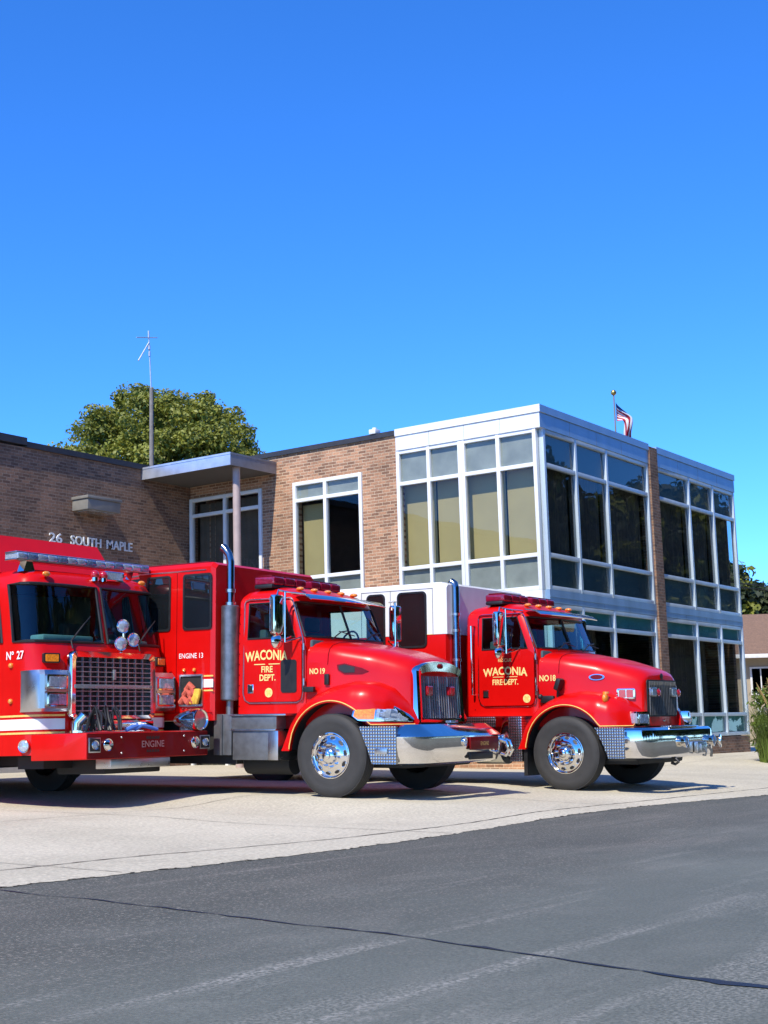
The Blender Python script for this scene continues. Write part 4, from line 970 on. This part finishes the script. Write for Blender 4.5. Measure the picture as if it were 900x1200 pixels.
# body behind the cab
def boxbody(root, x0, x1, hw, z0, z1, m, ch=.05, name='body'):
    secs = []
    for x, k in ((x1, ch*.6), (x1+ch, 0), (x0-ch, 0), (x0, ch*.6)):
        secs.append([Vector((x, -hw+k, z0)), Vector((x, -hw+k, z1-ch-k)), Vector((x, -hw+ch+k, z1-k)), Vector((x, hw-ch-k, z1-k)), Vector((x, hw-k, z1-ch-k)), Vector((x, hw-k, z0))])
    mb = MB(); mb.loft(secs); return put(name, mb, m, root, smooth=20)
def body_window(root, x0, x1, z0, z1, y, r=.05, fr='black', name='window', depth=.0):
    ol = rrect(x0, x1, z0, z1, r); il = rrect(x0+.03, x1-.03, z0+.03, z1-.03, r*.7)
    mb = MB(); mb.loft([[Vector((a, y, b)) for a, b in ol], [Vector((a, y-.012, b)) for a, b in ol], [Vector((a, y-.012, b)) for a, b in il], [Vector((a, y-.002, b)) for a, b in il]], caps=False)
    o = put(name, mb, fr, root)
    mb = MB(); mb.add([Vector((a, y-.004, b)) for a, b in il], [tuple(range(len(il)))]); put('pane', mb, M['windowdark'], o, smooth=0); return o
M['windowdark'] = mat('dark_window', (.008, .010, .012), .03, coat=1., var=.3, scale=1.5)
bd = boxbody(T2, -1.88, -8.95, 1.205, .98, 3.12, 'red', .06)
mb = MB(); mb.box(-8.9, -2.1, -1.06, 1.06, 3.122, 3.15, bev=.01); put('roof_panel', mb, 'deep_and_shaded_red', bd)
mb = MB(); mb.tube([(-2.02, -1.20, 3.015), (-8.9, -1.20, 3.015)], .012, n=6); put('drip_rail', mb, 'steel', bd)
for x0, x1 in ((-2.42, -1.915), (-3.08, -2.64)): body_window(bd, x0, x1, 2.20, 2.97, -1.207)
mb = MB()
for x in (-2.53, -3.22): mb.box(x-.004, x+.004, -1.2085, -1.203, 1.08, 3.0)
mb.box(-3.22, -1.9, -1.2085, -1.203, 1.08, 1.088)
put('door_seam', mb, 'deep_and_shaded_red', bd)
mb = MB(); lettering(mb, 'ENGINE 13', .068, lambda a, b: Vector((-2.27+a, -1.2095, 1.82+b)), off=.006, wid=.92); put('side_lettering', mb, 'cream', bd, smooth=0)
mb = MB()
mb.box(-2.045, -1.885, -1.2085, -1.204, 1.42, 1.53, m=0); mb.box(-8.9, -2.62, -1.2085, -1.204, 1.42, 1.53, m=0)
mb.box(-2.045, -1.885, -1.2085, -1.204, 1.565, 1.585, m=1); mb.box(-8.9, -2.62, -1.2085, -1.204, 1.565, 1.585, m=1); mb.box(-2.045, -1.885, -1.2085, -1.204, 1.37, 1.39, m=1); mb.box(-8.9, -2.62, -1.2085, -1.204, 1.37, 1.39, m=1)
put('reflective_stripe', mb, ['cream', 'gold'], bd)
# open compartment with a bright frame; a flat black sheet paints its inner shade
mb = MB(); ol = rrect(-2.46, -2.05, 1.17, 1.60, .02); il = rrect(-2.435, -2.075, 1.195, 1.575, .015)
mb.loft([[Vector((a, -1.207, b)) for a, b in ol], [Vector((a, -1.228, b)) for a, b in ol], [Vector((a, -1.228, b)) for a, b in il], [Vector((a, -1.207, b)) for a, b in il]], caps=False); cf = put('compartment_frame', mb, 'steel', bd)
mb = MB(); mb.add([Vector((a, -1.2085, b)) for a, b in il], [tuple(range(len(il)))]); put('compartment_shade', mb, 'chassis', cf, smooth=0)
mb = MB(); mb.sphere((-2.38, -1.225, 1.66), .025); mb.sphere((-2.20, -1.225, 1.66), .025); put('marker_lights', mb, 'amber', bd)
for k in range(4):
    mb = MB(); mb.box(-7.2+k*1.05, -6.25+k*1.05, -1.2085, -1.2, 1.62, 2.9, bev=.004); put('locker_door', mb, 'dullsteel', bd)
# hoses stowed in that compartment are things of their own
def at_truck(o, T, p, rz=0):
    R_ = Matrix.Rotation(T.rotation_euler.z, 4, 'Z') @ Matrix.Rotation(PITCH if T is not T1 else 0, 4, 'Y')
    o.location = T.location + (R_ @ Vector(p))*T.scale[0]; o.rotation_euler = T.rotation_euler
T1 = None
mb = MB(); 
for k, (a, b) in enumerate(((-2.46, 1.26), (-2.34, 1.25), (-2.40, 1.36), (-2.30, 1.34), (-2.36, 1.43))): mb.tube([(a-.05, -.03, b-.04), (a+.02, -.05, b+.03), (a+.06, -.03, b-.03)], .045, n=8)
hz = put('fire_hose', mb, 'hosered'); tag(hz, 'faded red folded hose stuffed into the open side compartment', 'hose'); 
mb = MB()
for k in range(3): mb.tube([(-2.32+k*.045, -.045, 1.21), (-2.24+k*.03, -.065, 1.30), (-2.22+k*.02, -.05, 1.40)], .028, n=8)
hy = put('fire_hose', mb, 'hoseyellow'); tag(hy, 'yellow hose end hanging from the open side compartment', 'hose')
for o in (hz, hy): at_truck(o, T2, (.10, -1.215, 0))

# ================================================================== truck on the right
T3 = thing('rescue_truck', 'red and white rescue truck on the right, nearest the glass corner, with winch bumper', 'rescue truck', group='fire apparatus parked on the driveway')
place(T3, -5.24, -3.61, -90)
XR[0] = -.10
cab = base_truck(T3, (-1.0, -.93), -5.5); XR[0] = 0.
door(T3, cab, 'chrome', [('RESCUE', .05, -1.06, 1.865, 0, dict(off=.006, wid=.95)), ('WACONIA', .115, -1.06, 1.675, .03, dict(off=.026, wid=.92)), ('-', .010, -1.06, 1.635, 0, {}), ('FIRE·DEPT.', .08, -1.06, 1.525, 0, dict(off=.022, wid=.84))], (-.70, 1.315), False, 'goldpale')
ho, zt, hwf, skin = hood(T3, [(-.52, 2.02), (-.2, 1.99), (.3, 1.90), (.75, 1.77), (.88, 1.72), (.98, 1.66)], [(-.52, .95), (-.1, .92), (.4, .82), (.75, .69), (.98, .60)], .95)
side_text(ho, 'number_lettering', 'NO 18', .085, -.365, 1.565, skin, off=.024, wid=.82, wk=.80)
mb = MB(); ol = [(.36+.11*math.cos(t), 1.605+.045*math.sin(t)) for t in np.linspace(0, 6.283, 25)[:-1]]
mb.prism(ol, lambda a, b: Vector((a, -(skin(a, b)+.014), b)), lambda a, b: Vector((a, -(skin(a, b)-.02), b))); em = put('hood_emblem', mb, 'chrome', ho)
mb = MB(); mb.prism([(.36+(a-.36)*.8, 1.605+(b-1.605)*.75) for a, b in ol], lambda a, b: Vector((a, -(skin(a, b)+.018), b)), lambda a, b: Vector((a, -(skin(a, b)-.02), b))); put('emblem_inlay', mb, 'deep_and_shaded_red', em)
for s in (-1, 1):
    fe, yo = fender(T3, s, [(-.77, .62), (-.75, .80), (-.68, .99), (-.52, 1.19), (-.32, 1.31), (-.1, 1.38), (.2, 1.41), (.50, 1.37), (.75, 1.29), (.90, 1.19), (1.0, 1.10), (1.04, 1.0)], [(-.8, 1.19), (.50, 1.20), (.66, 1.16), (.80, 1.07), (.90, .97), (.98, .85), (1.03, .74)], 1.03)
    R_ = Matrix.Rotation(math.radians(-s*-20), 3, 'Z').to_quaternion()
    mb = MB(); mb.box(.89, 1.07, s*.80-.13, s*.80+.13, .90, 1.11, bev=.03, rot=R_); hl = put('headlight', mb, 'chrome', fe)
    ax = Vector((1, s*.36, 0)); u = Vector((-s*.36*0, 1, 0))
    lamp_rect(hl, 'headlamp', Vector((.98, s*.80, 1.005))+ax.normalized()*.095, ax, Vector((-.36*s, 1, 0)), .10, .085, .03, 'chrome', 'bluelens', n=2)
    sd_ = Vector((.2, s, 0)).normalized(); mb = MB(); mb.box(.90, 1.03, s*.935-.006, s*.935+.006, .94, 1.08, bev=.004, rot=R_); put('side_lens', mb, 'lens', hl)
    mb = MB(); mb.sphere((.60, s*1.07, 1.30), .07, sx=.6, sz=1.0); mb.cyl((.60, s*1.05, 1.36), (0, 0, 1), .045, .03, n=14); put('turn_signal', mb, 'amber', fe)
    lamp_rect(ho, 'warning_light', (.76, s*(skin(.76, 1.36)+.03), 1.36), (.3, s, 0), (1, -s*.3, 0), .13, .075, .05, 'chrome', 'redlens', n=2)
# air cleaner scoop and fender mirror
mb = MB(); mb.box(-.46, -.24, -1.05, -.98, 1.24, 1.35, bev=.03); mb.sphere((-.46, -1.04, 1.335), .04, m=0); put('air_scoop', mb, 'black', T3)
mb = MB(); mb.box(-.20, -.12, -1.10, -.94, 1.42, 1.60, bev=.03, rot=Matrix.Rotation(.35, 3, 'Y').to_quaternion()); mb.tube([(-.20, -1.0, 1.32), (-.17, -1.03, 1.45)], .018); put('fender_mirror', mb, 'black', T3)
# grille
ol = rrect(-.52, .52, 1.03, 1.56, .05)
mb = MB(); mb.prism(ol, lambda a, b: Vector((.995, a, b)), lambda a, b: Vector((.97, a, b))); gi = put('grille', mb, 'black', T3)
mb = MB()
for k in range(-8, 9):
    y = k*.057; wd = .012 if k == 0 else .004; mb.box(.998, 1.015, y-wd, y+wd, 1.05, 1.54)
put('grille_bars', mb, 'dullsteel', gi)
for s in (-1, 1):
    lamp_rect(gi, 'strobe_light', (1.035, s*.36-.02, 1.385), (1, 0, 0), (0, 1, 0), .10, .065, .03, 'steel', 'lens', n=1)
    lamp_round(gi, 'grille_light', (1.032, s*.36+.17, 1.375), (1, 0, 0), .06, 'redlens', 'redlens', .03)
mb = MB(); mb.sphere((.995, .0, 1.615), .05, sx=.3, sy=1., sz=.9); put('nose_emblem', mb, 'black', ho)
mb = MB(); mb.box(.985, 1.01, -.02, .04, .955, .985, bev=.005); put('hood_latch', mb, 'chrome', ho)
bp = bumper(T3, [(-.16, .885), (-.05, .88), (-.005, .845), (.0, .82), (.0, .50), (-.012, .465), (-.05, .452), (-.16, .46)], 1.33, 1.24, x0=.95, rad=.30)
for s in (-1, 1):
    mb = MB(); mb.prism([(.50, .885), (.955, .885), (.955, .46), (.70, .46), (.64, .62)], lambda a, b: Vector((a, s*1.247, b)), lambda a, b: Vector((a, s*1.2, b))); put('bumper_side_plate', mb, 'diamond', bp)
for y in (-.12, .92): lamp_round(bp, 'fog_light', (1.40, y, .67), (1, 0, 0), .085, 'chrome', 'bluelens', .09)
mb = MB(); mb.lathe([(0, .05), (.02, .085), (.03, .10), (.05, .10), (.055, .06)], (1.36, 1.16, .66), (1, .25, 0), n=22); put('bumper_siren', mb, 'chrome', bp)
mb = MB(); mb.box(1.335, 1.40, .28, .62, .50, .66, bev=.012); mb.box(1.40, 1.43, .34, .56, .53, .63, bev=.01); wn = put('winch_fairlead', mb, 'steel', bp)
mb = MB(); mb.tube([(1.42, .45, .58), (1.46, .45, .52), (1.44, .45, .46), (1.40, .45, .47)], .014); mb.tube([(1.40, .66, .60), (1.44, .70, .52), (1.42, .72, .44)], .02); put('winch_hook', mb, 'dullsteel', wn)
mb = MB()
for y in (-.35,): mb.tube([(1.2, y, .48), (1.32, y, .44), (1.36, y, .39), (1.31, y, .36), (1.25, y, .38)], .022)
put('tow_hooks', mb, 'black', bp)
mb = MB(); mb.box(1.15, 1.31, -.45, .55, .884, .90, bev=.005); put('bumper_tread', mb, 'diamond', bp)
# under the cab: polished boxes and tread plate
mb = MB(); mb.box(-1.66, -1.16, -1.16, -.6, .90, 1.05, bev=.01); bb = put('step_box', mb, 'diamond', T3)
mb = MB(); mb.box(-1.155, -.93, -1.17, -.6, .50, 1.05, bev=.01); put('polished_panel', mb, 'chrome', bb)
mb = MB(); mb.box(-.925, -.72, -1.165, -.6, .40, 1.05, bev=.01); put('tread_panel', mb, 'diamond', bb)
mb = MB(); mb.tube([(-1.66, -.80, .62), (-1.16, -.80, .62)], .27, n=22); put('fuel_tank', mb, 'steel', bb)
mb = MB(); mb.box(-.70, -.64, -1.15, -.75, .20, .58); put('mud_flap', mb, 'black', T3)
# slender stack
mb = MB(); mb.tube([(-1.93, -.98, 1.0), (-1.93, -.98, 3.03), (-1.95, -.98, 3.09), (-2.0, -.98, 3.12)], [.062, .062, .064, .066], n=16); st = put('exhaust_stack', mb, 'darkpipe', T3)
mb = MB(); mb.cyl((-1.99, -.98, 3.115), (-.75, 0, .55), .062, .03, n=16); put('stack_mouth', mb, 'black', st)
for z in (1.9, 2.35, 2.6):
    mb = MB(); mb.cyl((-1.93, -.98, z), (0, 0, 1), .074, .04, n=16); put('pipe_clamp', mb, 'steel', st)
# two tone crew body
bd = boxbody(T3, -1.96, -7.3, 1.215, 2.315, 3.10, 'white', .045, 'body')
put('body_lower', MB().box(-7.28, -1.975, -1.212, 1.212, .98, 2.312, bev=.012), 'red', bd)
mb = MB(); mb.box(-2.4, -2.2, -1.218, -1.212, 2.312, 2.32); put('trim', mb, 'gold', bd)
for x0, x1, z0 in ((-2.86, -2.31, 2.12), (-3.45, -3.09, 2.12), (-5.2, -4.2, 2.2)): body_window(bd, x0, x1, z0, 2.99, -1.2165, r=.08)
mb = MB()
for x in (-2.20, -2.99, -3.55): mb.box(x-.004, x+.004, -1.2185, -1.213, 2.32, 3.03)
mb.box(-3.55, -2.20, -1.2185, -1.213, 3.02, 3.028)
put('door_seam', mb, 'dullsteel', bd)
mb = MB(); mb.sphere((-2.99, -1.222, 2.75), .02); put('latch', mb, 'black', bd)
mb = MB(); mb.box(-7.2, -2.1, -1.1, 1.1, 3.102, 3.125, bev=.01); put('roof_panel', mb, 'white', bd)

# ================================================================== engine on the left, seen from its nose
K = .945
T1 = thing('fire_engine', 'red flat nosed fire engine on the left with long white roof light bar', 'fire engine', group='fire apparatus parked on the driveway')
P0 = Vector((-10.84, .2955, 0)); T1.location = (CAM.x+(P0.x-CAM.x)*K, CAM.y+(P0.y-CAM.y)*K, ZO-.75*K); T1.rotation_euler = (0, 0, math.radians(-90)); T1.scale = (K, K, K)
def t1half(z):
    lo = [(-1.70, 1.25), (-1.45, 1.25), (-1.18, 1.25), (-.96, 1.235), (-.83, 1.17), (-.76, 1.05), (-.72, .80), (-.70, .40), (-.695, .045)]
    hi = [(-1.70, 1.245), (-1.46, 1.245), (-1.24, 1.24), (-1.02, 1.225), (-.92, 1.16), (-.87, 1.03), (-.84, .78), (-.82, .40), (-.81, .045)]
    t = sm(1.75, 2.10, z); dx = lerp([(2.1, 0), (2.88, .15), (2.98, .20), (3.04, .27), (3.09, .40), (3.11, .6)], z); dy = lerp([(2.1, 0), (2.88, .03), (2.98, .07), (3.04, .13), (3.09, .24), (3.11, .40)], z)
    out = []
    for (a, b), (c, d) in zip(lo, hi):
        x = a+(c-a)*t; y = b+(d-b)*t; k = y/1.25
        out.append((x-dx*(1 if x > -1.6 else 0), max(.045, y-dy*k)))
    return [(-4.05, 1.25-dy), (-2.75, 1.25-dy), (-2.5, 1.25-dy)] + out
def t1ring(z):
    h_ = t1half(z); return [Vector((x, -y, z)) for x, y in h_] + [Vector((x, y, z)) for x, y in h_[::-1]]
TZ = [.60, .86, 1.1, 1.5, 1.8, 1.98, 2.09, 2.48, 2.87, 2.93, 2.98, 3.02, 3.06, 3.09, 3.11]
rings = [t1ring(z) for z in TZ]; NR = len(rings[0]); HB = 12     # columns 0..11 right half
def skip1(i, j):
    if i in (6, 7): return (5 <= j <= 10) or (12 <= j <= 17) or j in (1, 3) or j in (19, 21)
    return False
mb = MB(); mb.loft(rings, closed=True, caps=True, skip=skip1); cab1 = put('cab', mb, 'red', T1, smooth=38)
def t1pane(js, name):
    rs = [t1ring(z) for z in (2.092, 2.48, 2.868)]; mb = MB(); S = []
    for r in rs: S.append([Vector((r[j].x-.015, r[j].y*.988, r[j].z)) for j in js])
    mb.loft(S, closed=False, caps=False); o = put(name, mb, M['cabglass'], cab1, smooth=70)
    rs = [t1ring(z) for z in (2.09, 2.87)]; ol = [rs[0][j] for j in js] + [rs[1][j] for j in js[::-1]]
    ol2 = []
    for p in ol: ol2.append(Vector((p.x+.004, p.y*1.003, p.z)))
    mb = MB(); mb.tube(ol2, .022, n=6, closed=True); put('window_seal', mb, 'black', o); return o
t1pane([5, 6, 7, 8, 9, 10, 11], 'windscreen'); t1pane([12, 13, 14, 15, 16, 17, 18], 'windscreen')
t1pane([3, 4], 'side_window'); t1pane([1, 2], 'side_window'); t1pane([19, 20], 'side_window'); t1pane([21, 22], 'side_window')
mb = MB(); mb.box(-1.5, -.92, -1.12, 1.12, 1.96, 2.10, bev=.05); mb.box(-1.2, -.93, -1.0, -.1, 2.10, 2.19, bev=.03); mb.box(-1.2, -.93, .15, .95, 2.10, 2.16, bev=.03); put('dashboard', mb, 'dash', cab1)
for y in (-.72, .72):
    mb = MB(); mb.box(-2.2, -1.75, y-.27, y+.27, 1.55, 1.75, bev=.05); mb.box(-2.3, -2.16, y-.26, y+.26, 1.7, 2.5, bev=.06); put('seat', mb, 'interior', cab1)
mb = MB(); mb.box(-3.0, -2.92, -1.2, 1.2, .7, 2.95); put('cab_bulkhead', mb, 'interior', cab1)
mb = MB(); mb.tube([(-1.52+.10*math.sin(t), .72+.23*math.cos(t), 2.12+.19*math.sin(t)) for t in np.linspace(0, 6.0, 18)], .015, n=6, closed=True); put('steering_wheel', mb, 'black', cab1)
for y in (-.15, .15):
    mb = MB(); mb.tube([(-.77, y*4.2, 2.0), (-.80, y*4.2, 2.10), (-.86, y*4.2+.3, 2.36)], .011, n=6); mb.tube([(-.84, y*4.2+.12, 2.20), (-.90, y*4.2+.44, 2.46)], .008, n=6); put('wiper', mb, 'black', cab1)
# grille: chrome frame, egg-crate bars
gf = MB(); ol = rrect(-.79, .79, 1.05, 1.96, .10); il = rrect(-.70, .70, 1.10, 1.88, .05)
gf.loft([[Vector((-.70, a, b)) for a, b in ol], [Vector((-.635, a, b)) for a, b in ol], [Vector((-.615, a*.985, 1.5+(b-1.5)*.985)) for a, b in ol], [Vector((-.63, a, b)) for a, b in il], [Vector((-.70, a, b)) for a, b in il]], caps=False); gr1 = put('grille', gf, 'chrome', T1, smooth=40)
mb = MB(); mb.add([Vector((-.688, a, b)) for a, b in il], [tuple(range(len(il)))]); put('grille_back', mb, 'black', gr1, smooth=0)
mb = MB()
for k in range(1, 10): mb.box(-.675, -.64, -.70+.14*k-.006, -.70+.14*k+.006, 1.10, 1.88)
for k in range(1, 12):
    if k != 6: mb.box(-.665, -.638, -.70, .70, 1.10+.065*k-.006, 1.10+.065*k+.006)
mb.box(-.67, -.615, -.72, .72, 1.46, 1.515, bev=.01); mb.box(-.64, -.61, -.02, .02, 1.58, 1.72, bev=.006)
put('grille_bars', mb, 'grillebar', gr1)
mb = MB(); mb.box(-.70, -.60, -.74, .74, .93, 1.04, bev=.03); mb.box(-.70, -.62, -.70, .70, .87, .90, bev=.01); mb.box(-.70, -.64, -.6, -.5, .88, 1.0); put('grille_lower_bar', mb, 'chrome', gr1)
# headlamp modules wrapping the corners
for s in (-1, 1):
    prof = [(-1.06, 1.262), (-.95, 1.29), (-.80, 1.295), (-.69, 1.265), (-.648, 1.215), (-.64, .83), (-.69, .80)]
    secs = []
    for z, k in ((1.16, .06), (1.20, .0), (1.64, .0), (1.70, .06)):
        secs.append([Vector((x-k*.6, s*(y-k*.35), z)) for x, y in prof])
    mb = MB(); mb.loft(secs, closed=False, caps=True); hm = put('headlight_module', mb, 'steel', T1, smooth=30)
    for z, ln, nm in ((1.545, 'lens', 'turn_lamp'), (1.315, 'bluelens', 'headlamp')):
        lamp_rect(hm, nm, (-.627, s*1.015, z), (1, 0, 0), (0, 1, 0), .18, .092, .03, 'chrome', ln, n=2)
    mb = MB(); mb.box(-.66, -.624, s*1.015-.19, s*1.015+.19, 1.42, 1.44); put('module_divider', mb, 'steel', hm)
    lamp_rect(T1, 'turn_signal', (-.735, s*1.02, 1.86), (1, s*.25, 0), (-.25*s, 1, 0), .12, .065, .05, 'black', 'amber')
    mb = MB(); mb.sphere((-1.26 if s < 0 else -1.26, s*1.26, 1.31), .035); mb.sphere((-1.26, s*1.26, 1.78), .035); put('side_marker', mb, 'amber', T1)
# reflective stripe with gold lines, round the nose
mb = MB()
def band(z0, z1, m, off):
    js = list(range(0, 10)); a = t1ring(z0); b = t1ring(z1); offv = lambda p: Vector((p.x+off*(abs(p.y) < 1.24), p.y+math.copysign(off, p.y), p.z))
    for seg in (list(range(0, 10)), list(range(14, 24))): mb.loft([[offv(a[j]) for j in seg], [offv(b[j]) for j in seg]], closed=False, caps=False, m=m)
band(.93, 1.07, 0, .005); band(1.10, 1.125, 1, .005); band(.875, .90, 1, .005)
put('reflective_stripe', mb, ['cream', 'gold'], cab1)
for wd_, x_ in (('Nº', -1.29), ('27', -1.09)):
    mb = MB(); lettering(mb, wd_, .105, lambda a, b: Vector((x_+a, -1.2545, 1.86+b)), off=.016, wid=.9); put('number_lettering', mb, 'cream', cab1, smooth=0)
mb = MB()
for s in (-1, 1): mb.box(-1.62, -1.612, s*1.2475, s*1.254, .9, 2.95); mb.box(-2.66, -2.652, s*1.2475, s*1.254, .9, 2.95)
put('door_seam', mb, 'deep_and_shaded_red', cab1)
# bumper: extended steel box with swept corners
ol = [(-.86, -1.24), (-.30, -1.21), (0, -1.10), (0, 1.16), (-.10, 1.20), (-.86, 1.24), (-.86, -1.24)][:-1]
mb = MB(); c_ = .012
mb.loft([[Vector((x, y, .53)) for x, y in ol], [Vector((x+(c_ if x == 0 else 0), y*1.004, .545)) for x, y in ol], [Vector((x+(c_ if x == 0 else 0), y*1.004, .85)) for x, y in ol], [Vector((x, y, .865)) for x, y in ol]]); b1 = put('bumper', mb, 'red', T1, smooth=20)
mb = MB(); mb.box(.0135, .018, -1.09, 1.16, .535, .858); fp_ = put('bumper_face_shade', mb, 'deep_and_shaded_red', b1)  # same paint as the bumper, the shade of its front put into the colour
mb = MB(); mb.box(-.82, -.03, -1.1, 1.1, .867, .874); put('bumper_deck', mb, 'diamond', b1)
for y in (-.98, 1.09):
    ol_ = None; mb = MB(); mb.box(.019, .035, y-.10, y+.10, .615, .805, bev=.006); lb = put('square_light', mb, 'steel', b1)
    mb = MB(); mb.box(.036, .040, y-.085, y+.085, .63, .79); put('bezel', mb, 'black', lb); lamp_round(lb, 'square_lamp', (.045, y, .71), (1, 0, 0), .06, 'chrome', 'bluelens', .02)
for y in (-.755, .885): lamp_round(b1, 'round_light', (.045, y, .71), (1, 0, 0), .082, 'chrome', 'chrome', .06)
mb = MB(); lettering(mb, 'ENGINE', .085, lambda a, b: Vector((.021, .08+a, .665+b)), off=.006, wid=1.0)
put('bumper_lettering', mb, 'steel', b1, smooth=0)
mb = MB()
for k in range(5):     # dark scroll emblem above and below the word
    cy = .08+(k-2)*.05; mb.add([(.020, cy-.02, .77), (.020, cy+.02, .77), (.020, cy+.03*(1 if k > 2 else .5), .815), (.020, cy-.03*(1 if k < 2 else .5), .80)], [(0, 1, 2, 3)])
    mb.add([(.020, cy-.022, .60), (.020, cy+.022, .60), (.020, cy+.012, .635), (.020, cy-.012, .635)], [(0, 1, 2, 3)])
put('bumper_emblem', mb, 'black', b1, smooth=0)
mb = MB()
for y in (-.50, .68):
    for z in (.60, .80): mb.sphere((.02, y, z), .014, n=10)
put('bumper_bolts', mb, 'steel', b1)
lamp_round(b1, 'corner_light', (-.98, -1.27, .72), (.25, -1, 0), .085, 'chrome', 'lens', .05)
mb = MB(); mb.box(-.30, -.02, -.65, .45, .40, .525, bev=.01); put('bumper_skid_plate', mb, 'steel', b1)
mb = MB(); mb.box(-1.2, -.3, -.5, .55, .33, .53, bev=.02); mb.box(-1.4, -.9, -1.0, 1.0, .42, .58); put('under_bumper', mb, 'chassis', b1)
# electromechanical siren on the left of the bumper deck
mb = MB(); mb.lathe([(-.30, .0), (-.29, .07), (-.18, .11), (-.02, .145), (.14, .155), (.165, .15), (.17, .135), (.15, .12)], (-.10, .98, 1.02), (1, 0, 0), n=30); sn = put('siren', mb, 'chrome', T1)
mb = MB(); mb.lathe([(.15, .125), (.16, .08), (.165, .0)], (-.10, .98, 1.02), (1, 0, 0), n=24); put('siren_grille', mb, 'steel', sn)
mb = MB(); mb.box(-.30, .0, .93, 1.03, .874, .92, bev=.01); put('siren_foot', mb, 'chrome', sn)
# intake fitting on the right of the bumper deck
mb = MB(); mb.tube([(-.42, -.86, .874), (-.42, -.86, 1.0), (-.34, -.80, 1.10)], .075, n=14); mb.cyl((-.42, -.86, .874), (0, 0, 1), .10, .03); mb.cyl((-.30, -.70, .95), (0, .9, .1), .06, .22, n=16); put('intake_fitting', mb, 'chrome', T1)
# chrome spot lamps in a cluster before the windscreen
mb = MB(); mb.tube([(-.72, .21, 1.96), (-.66, .21, 2.10), (-.66, .21, 2.36)], .022); mb.tube([(-.66, .08, 2.11), (-.66, .36, 2.15)], .02); sp = put('spot_lamp_cluster', mb, 'chrome', T1)
for y, z in ((.14, 2.32), (.10, 2.08), (.34, 2.14)): lamp_round(sp, 'spot_lamp', (-.60, y, z), (1, -.25, 0), .10, 'chrome', 'lens', .10)
# roof: long light bar, floodlight, beacons, raised pod
mb = MB(); mb.box(-1.42, -1.18, -1.26, 1.24, 3.19, 3.215, bev=.01); mb.box(-1.42, -1.18, -1.26, 1.24, 3.285, 3.31, bev=.01); lb = put('light_bar', mb, 'steel', T1)
for k in range(14):
    y0 = -1.25+k*.1775; mb = MB(); mb.box(-1.435, -1.165, y0+.006, y0+.172, 3.205, 3.295, bev=.02); put('lens', mb, 'bluelens' if k % 3 == 1 else 'lens', lb)
for y in (-1.0, 1.0):
    mb = MB(); mb.prism([(-.10, 3.05), (.10, 3.05), (.05, 3.19), (-.05, 3.19)], lambda a, b: Vector((-1.35, y+a, b)), lambda a, b: Vector((-1.22, y+a, b))); put('bar_foot', mb, 'chrome', lb)
lamp_rect(T1, 'floodlight', (-.98, .34, 3.06), (1, 0, .1), (0, 1, 0), .19, .07, .10, 'chrome', 'lens')
for y in (-.02, .14):
    mb = MB(); mb.sphere((-1.0, y, 3.06), .065); bq = put('beacon', mb, 'redlens', T1)
    mb = MB(); mb.cyl((-1.0, y, 2.97), (0, 0, 1), .055, .05, n=14); put('beacon_base', mb, 'chrome', bq)
for y in (-.88, .92):
    mb = MB(); mb.sphere((-1.02, y, 3.01), .045, sx=.8, sy=1.5, sz=.8); put('marker_light', mb, 'amber', T1)
mb = MB(); mb.loft([[Vector((x, y, z)) for x, y, z in ((-1.75, -1.18, 3.08), (-1.75, 1.18, 3.08), (-4.0, 1.18, 3.08), (-4.0, -1.18, 3.08))], [Vector((x, y, z)) for x, y, z in ((-2.10, -1.12, 3.66), (-2.10, 1.06, 3.66), (-4.0, 1.06, 3.66), (-4.0, -1.12, 3.66))]]); put('raised_roof', mb, 'red', T1, smooth=20)
# body and wheels
bd = boxbody(T1, -4.1, -8.9, 1.25, .62, 3.25, 'red', .05)
for k in range(4):
    mb = MB(); mb.box(-8.8+k*1.15, -7.75+k*1.15, -1.2535, -1.245, 1.3, 3.0, bev=.004); put('locker_door', mb, 'dullsteel', bd)
mb = MB(); mb.box(-8.7, -.9, -.45, .45, .45, .75); mb.box(-3.2, -2.85, -.95, .95, .42, .6, bev=.04); put('chassis', mb, 'chassis', T1)
for s in (-1, 1):
    wheel(T1, -3.05, s*1.21, s, r=.545, z=.575); wheel(T1, -6.9, s*1.21, s, r=.545, z=.60)
    mb = MB(); pts = [(-3.05+.66*math.cos(t), s*1.256, .575+.66*math.sin(t)) for t in np.linspace(0, math.pi, 22)]; mb.tube(pts, .03, n=8); put('wheel_arch', mb, 'chrome', T1)
# dark bundle and blue strap lying on the bumper deck: things of their own
mb = MB()
for k in range(15):
    a = k*.9; y0 = -.80+.026*k; mb.tube([(-.10+.05*math.cos(a), y0, .895), (-.13+.05*math.sin(a*1.7), y0+.03*math.cos(a), 1.04+.05*math.sin(a*2.1)), (-.20, y0+.05, 1.14+.07*math.cos(a)), (-.27, y0+.02*math.sin(a), 1.05+.05*math.sin(a)), (-.32+.03*math.cos(2*a), y0-.03, .90)], .017, n=6)
bu = put('rope_bundle', mb, 'black'); tag(bu, 'black coiled line bundled on the bumper deck of the flat nosed engine', 'rope'); at_truck(bu, T1, (0, 0, 0)); bu.scale = (K, K, K)
mb = MB(); mb.tube([(-.08, -.16, .90), (-.06, -.05, .95), (-.05, .08, .93), (-.04, .22, .895)], .026, n=8); mb.tube([(-.10, -.30, .895), (-.08, -.2, .93), (-.08, -.1, .95)], .03, n=8)
bs = put('strap', mb, 'bluestrap'); tag(bs, 'blue strap lying across the bumper deck below the chrome grille', 'strap'); at_truck(bs, T1, (0, 0, 0)); bs.scale = (K, K, K)
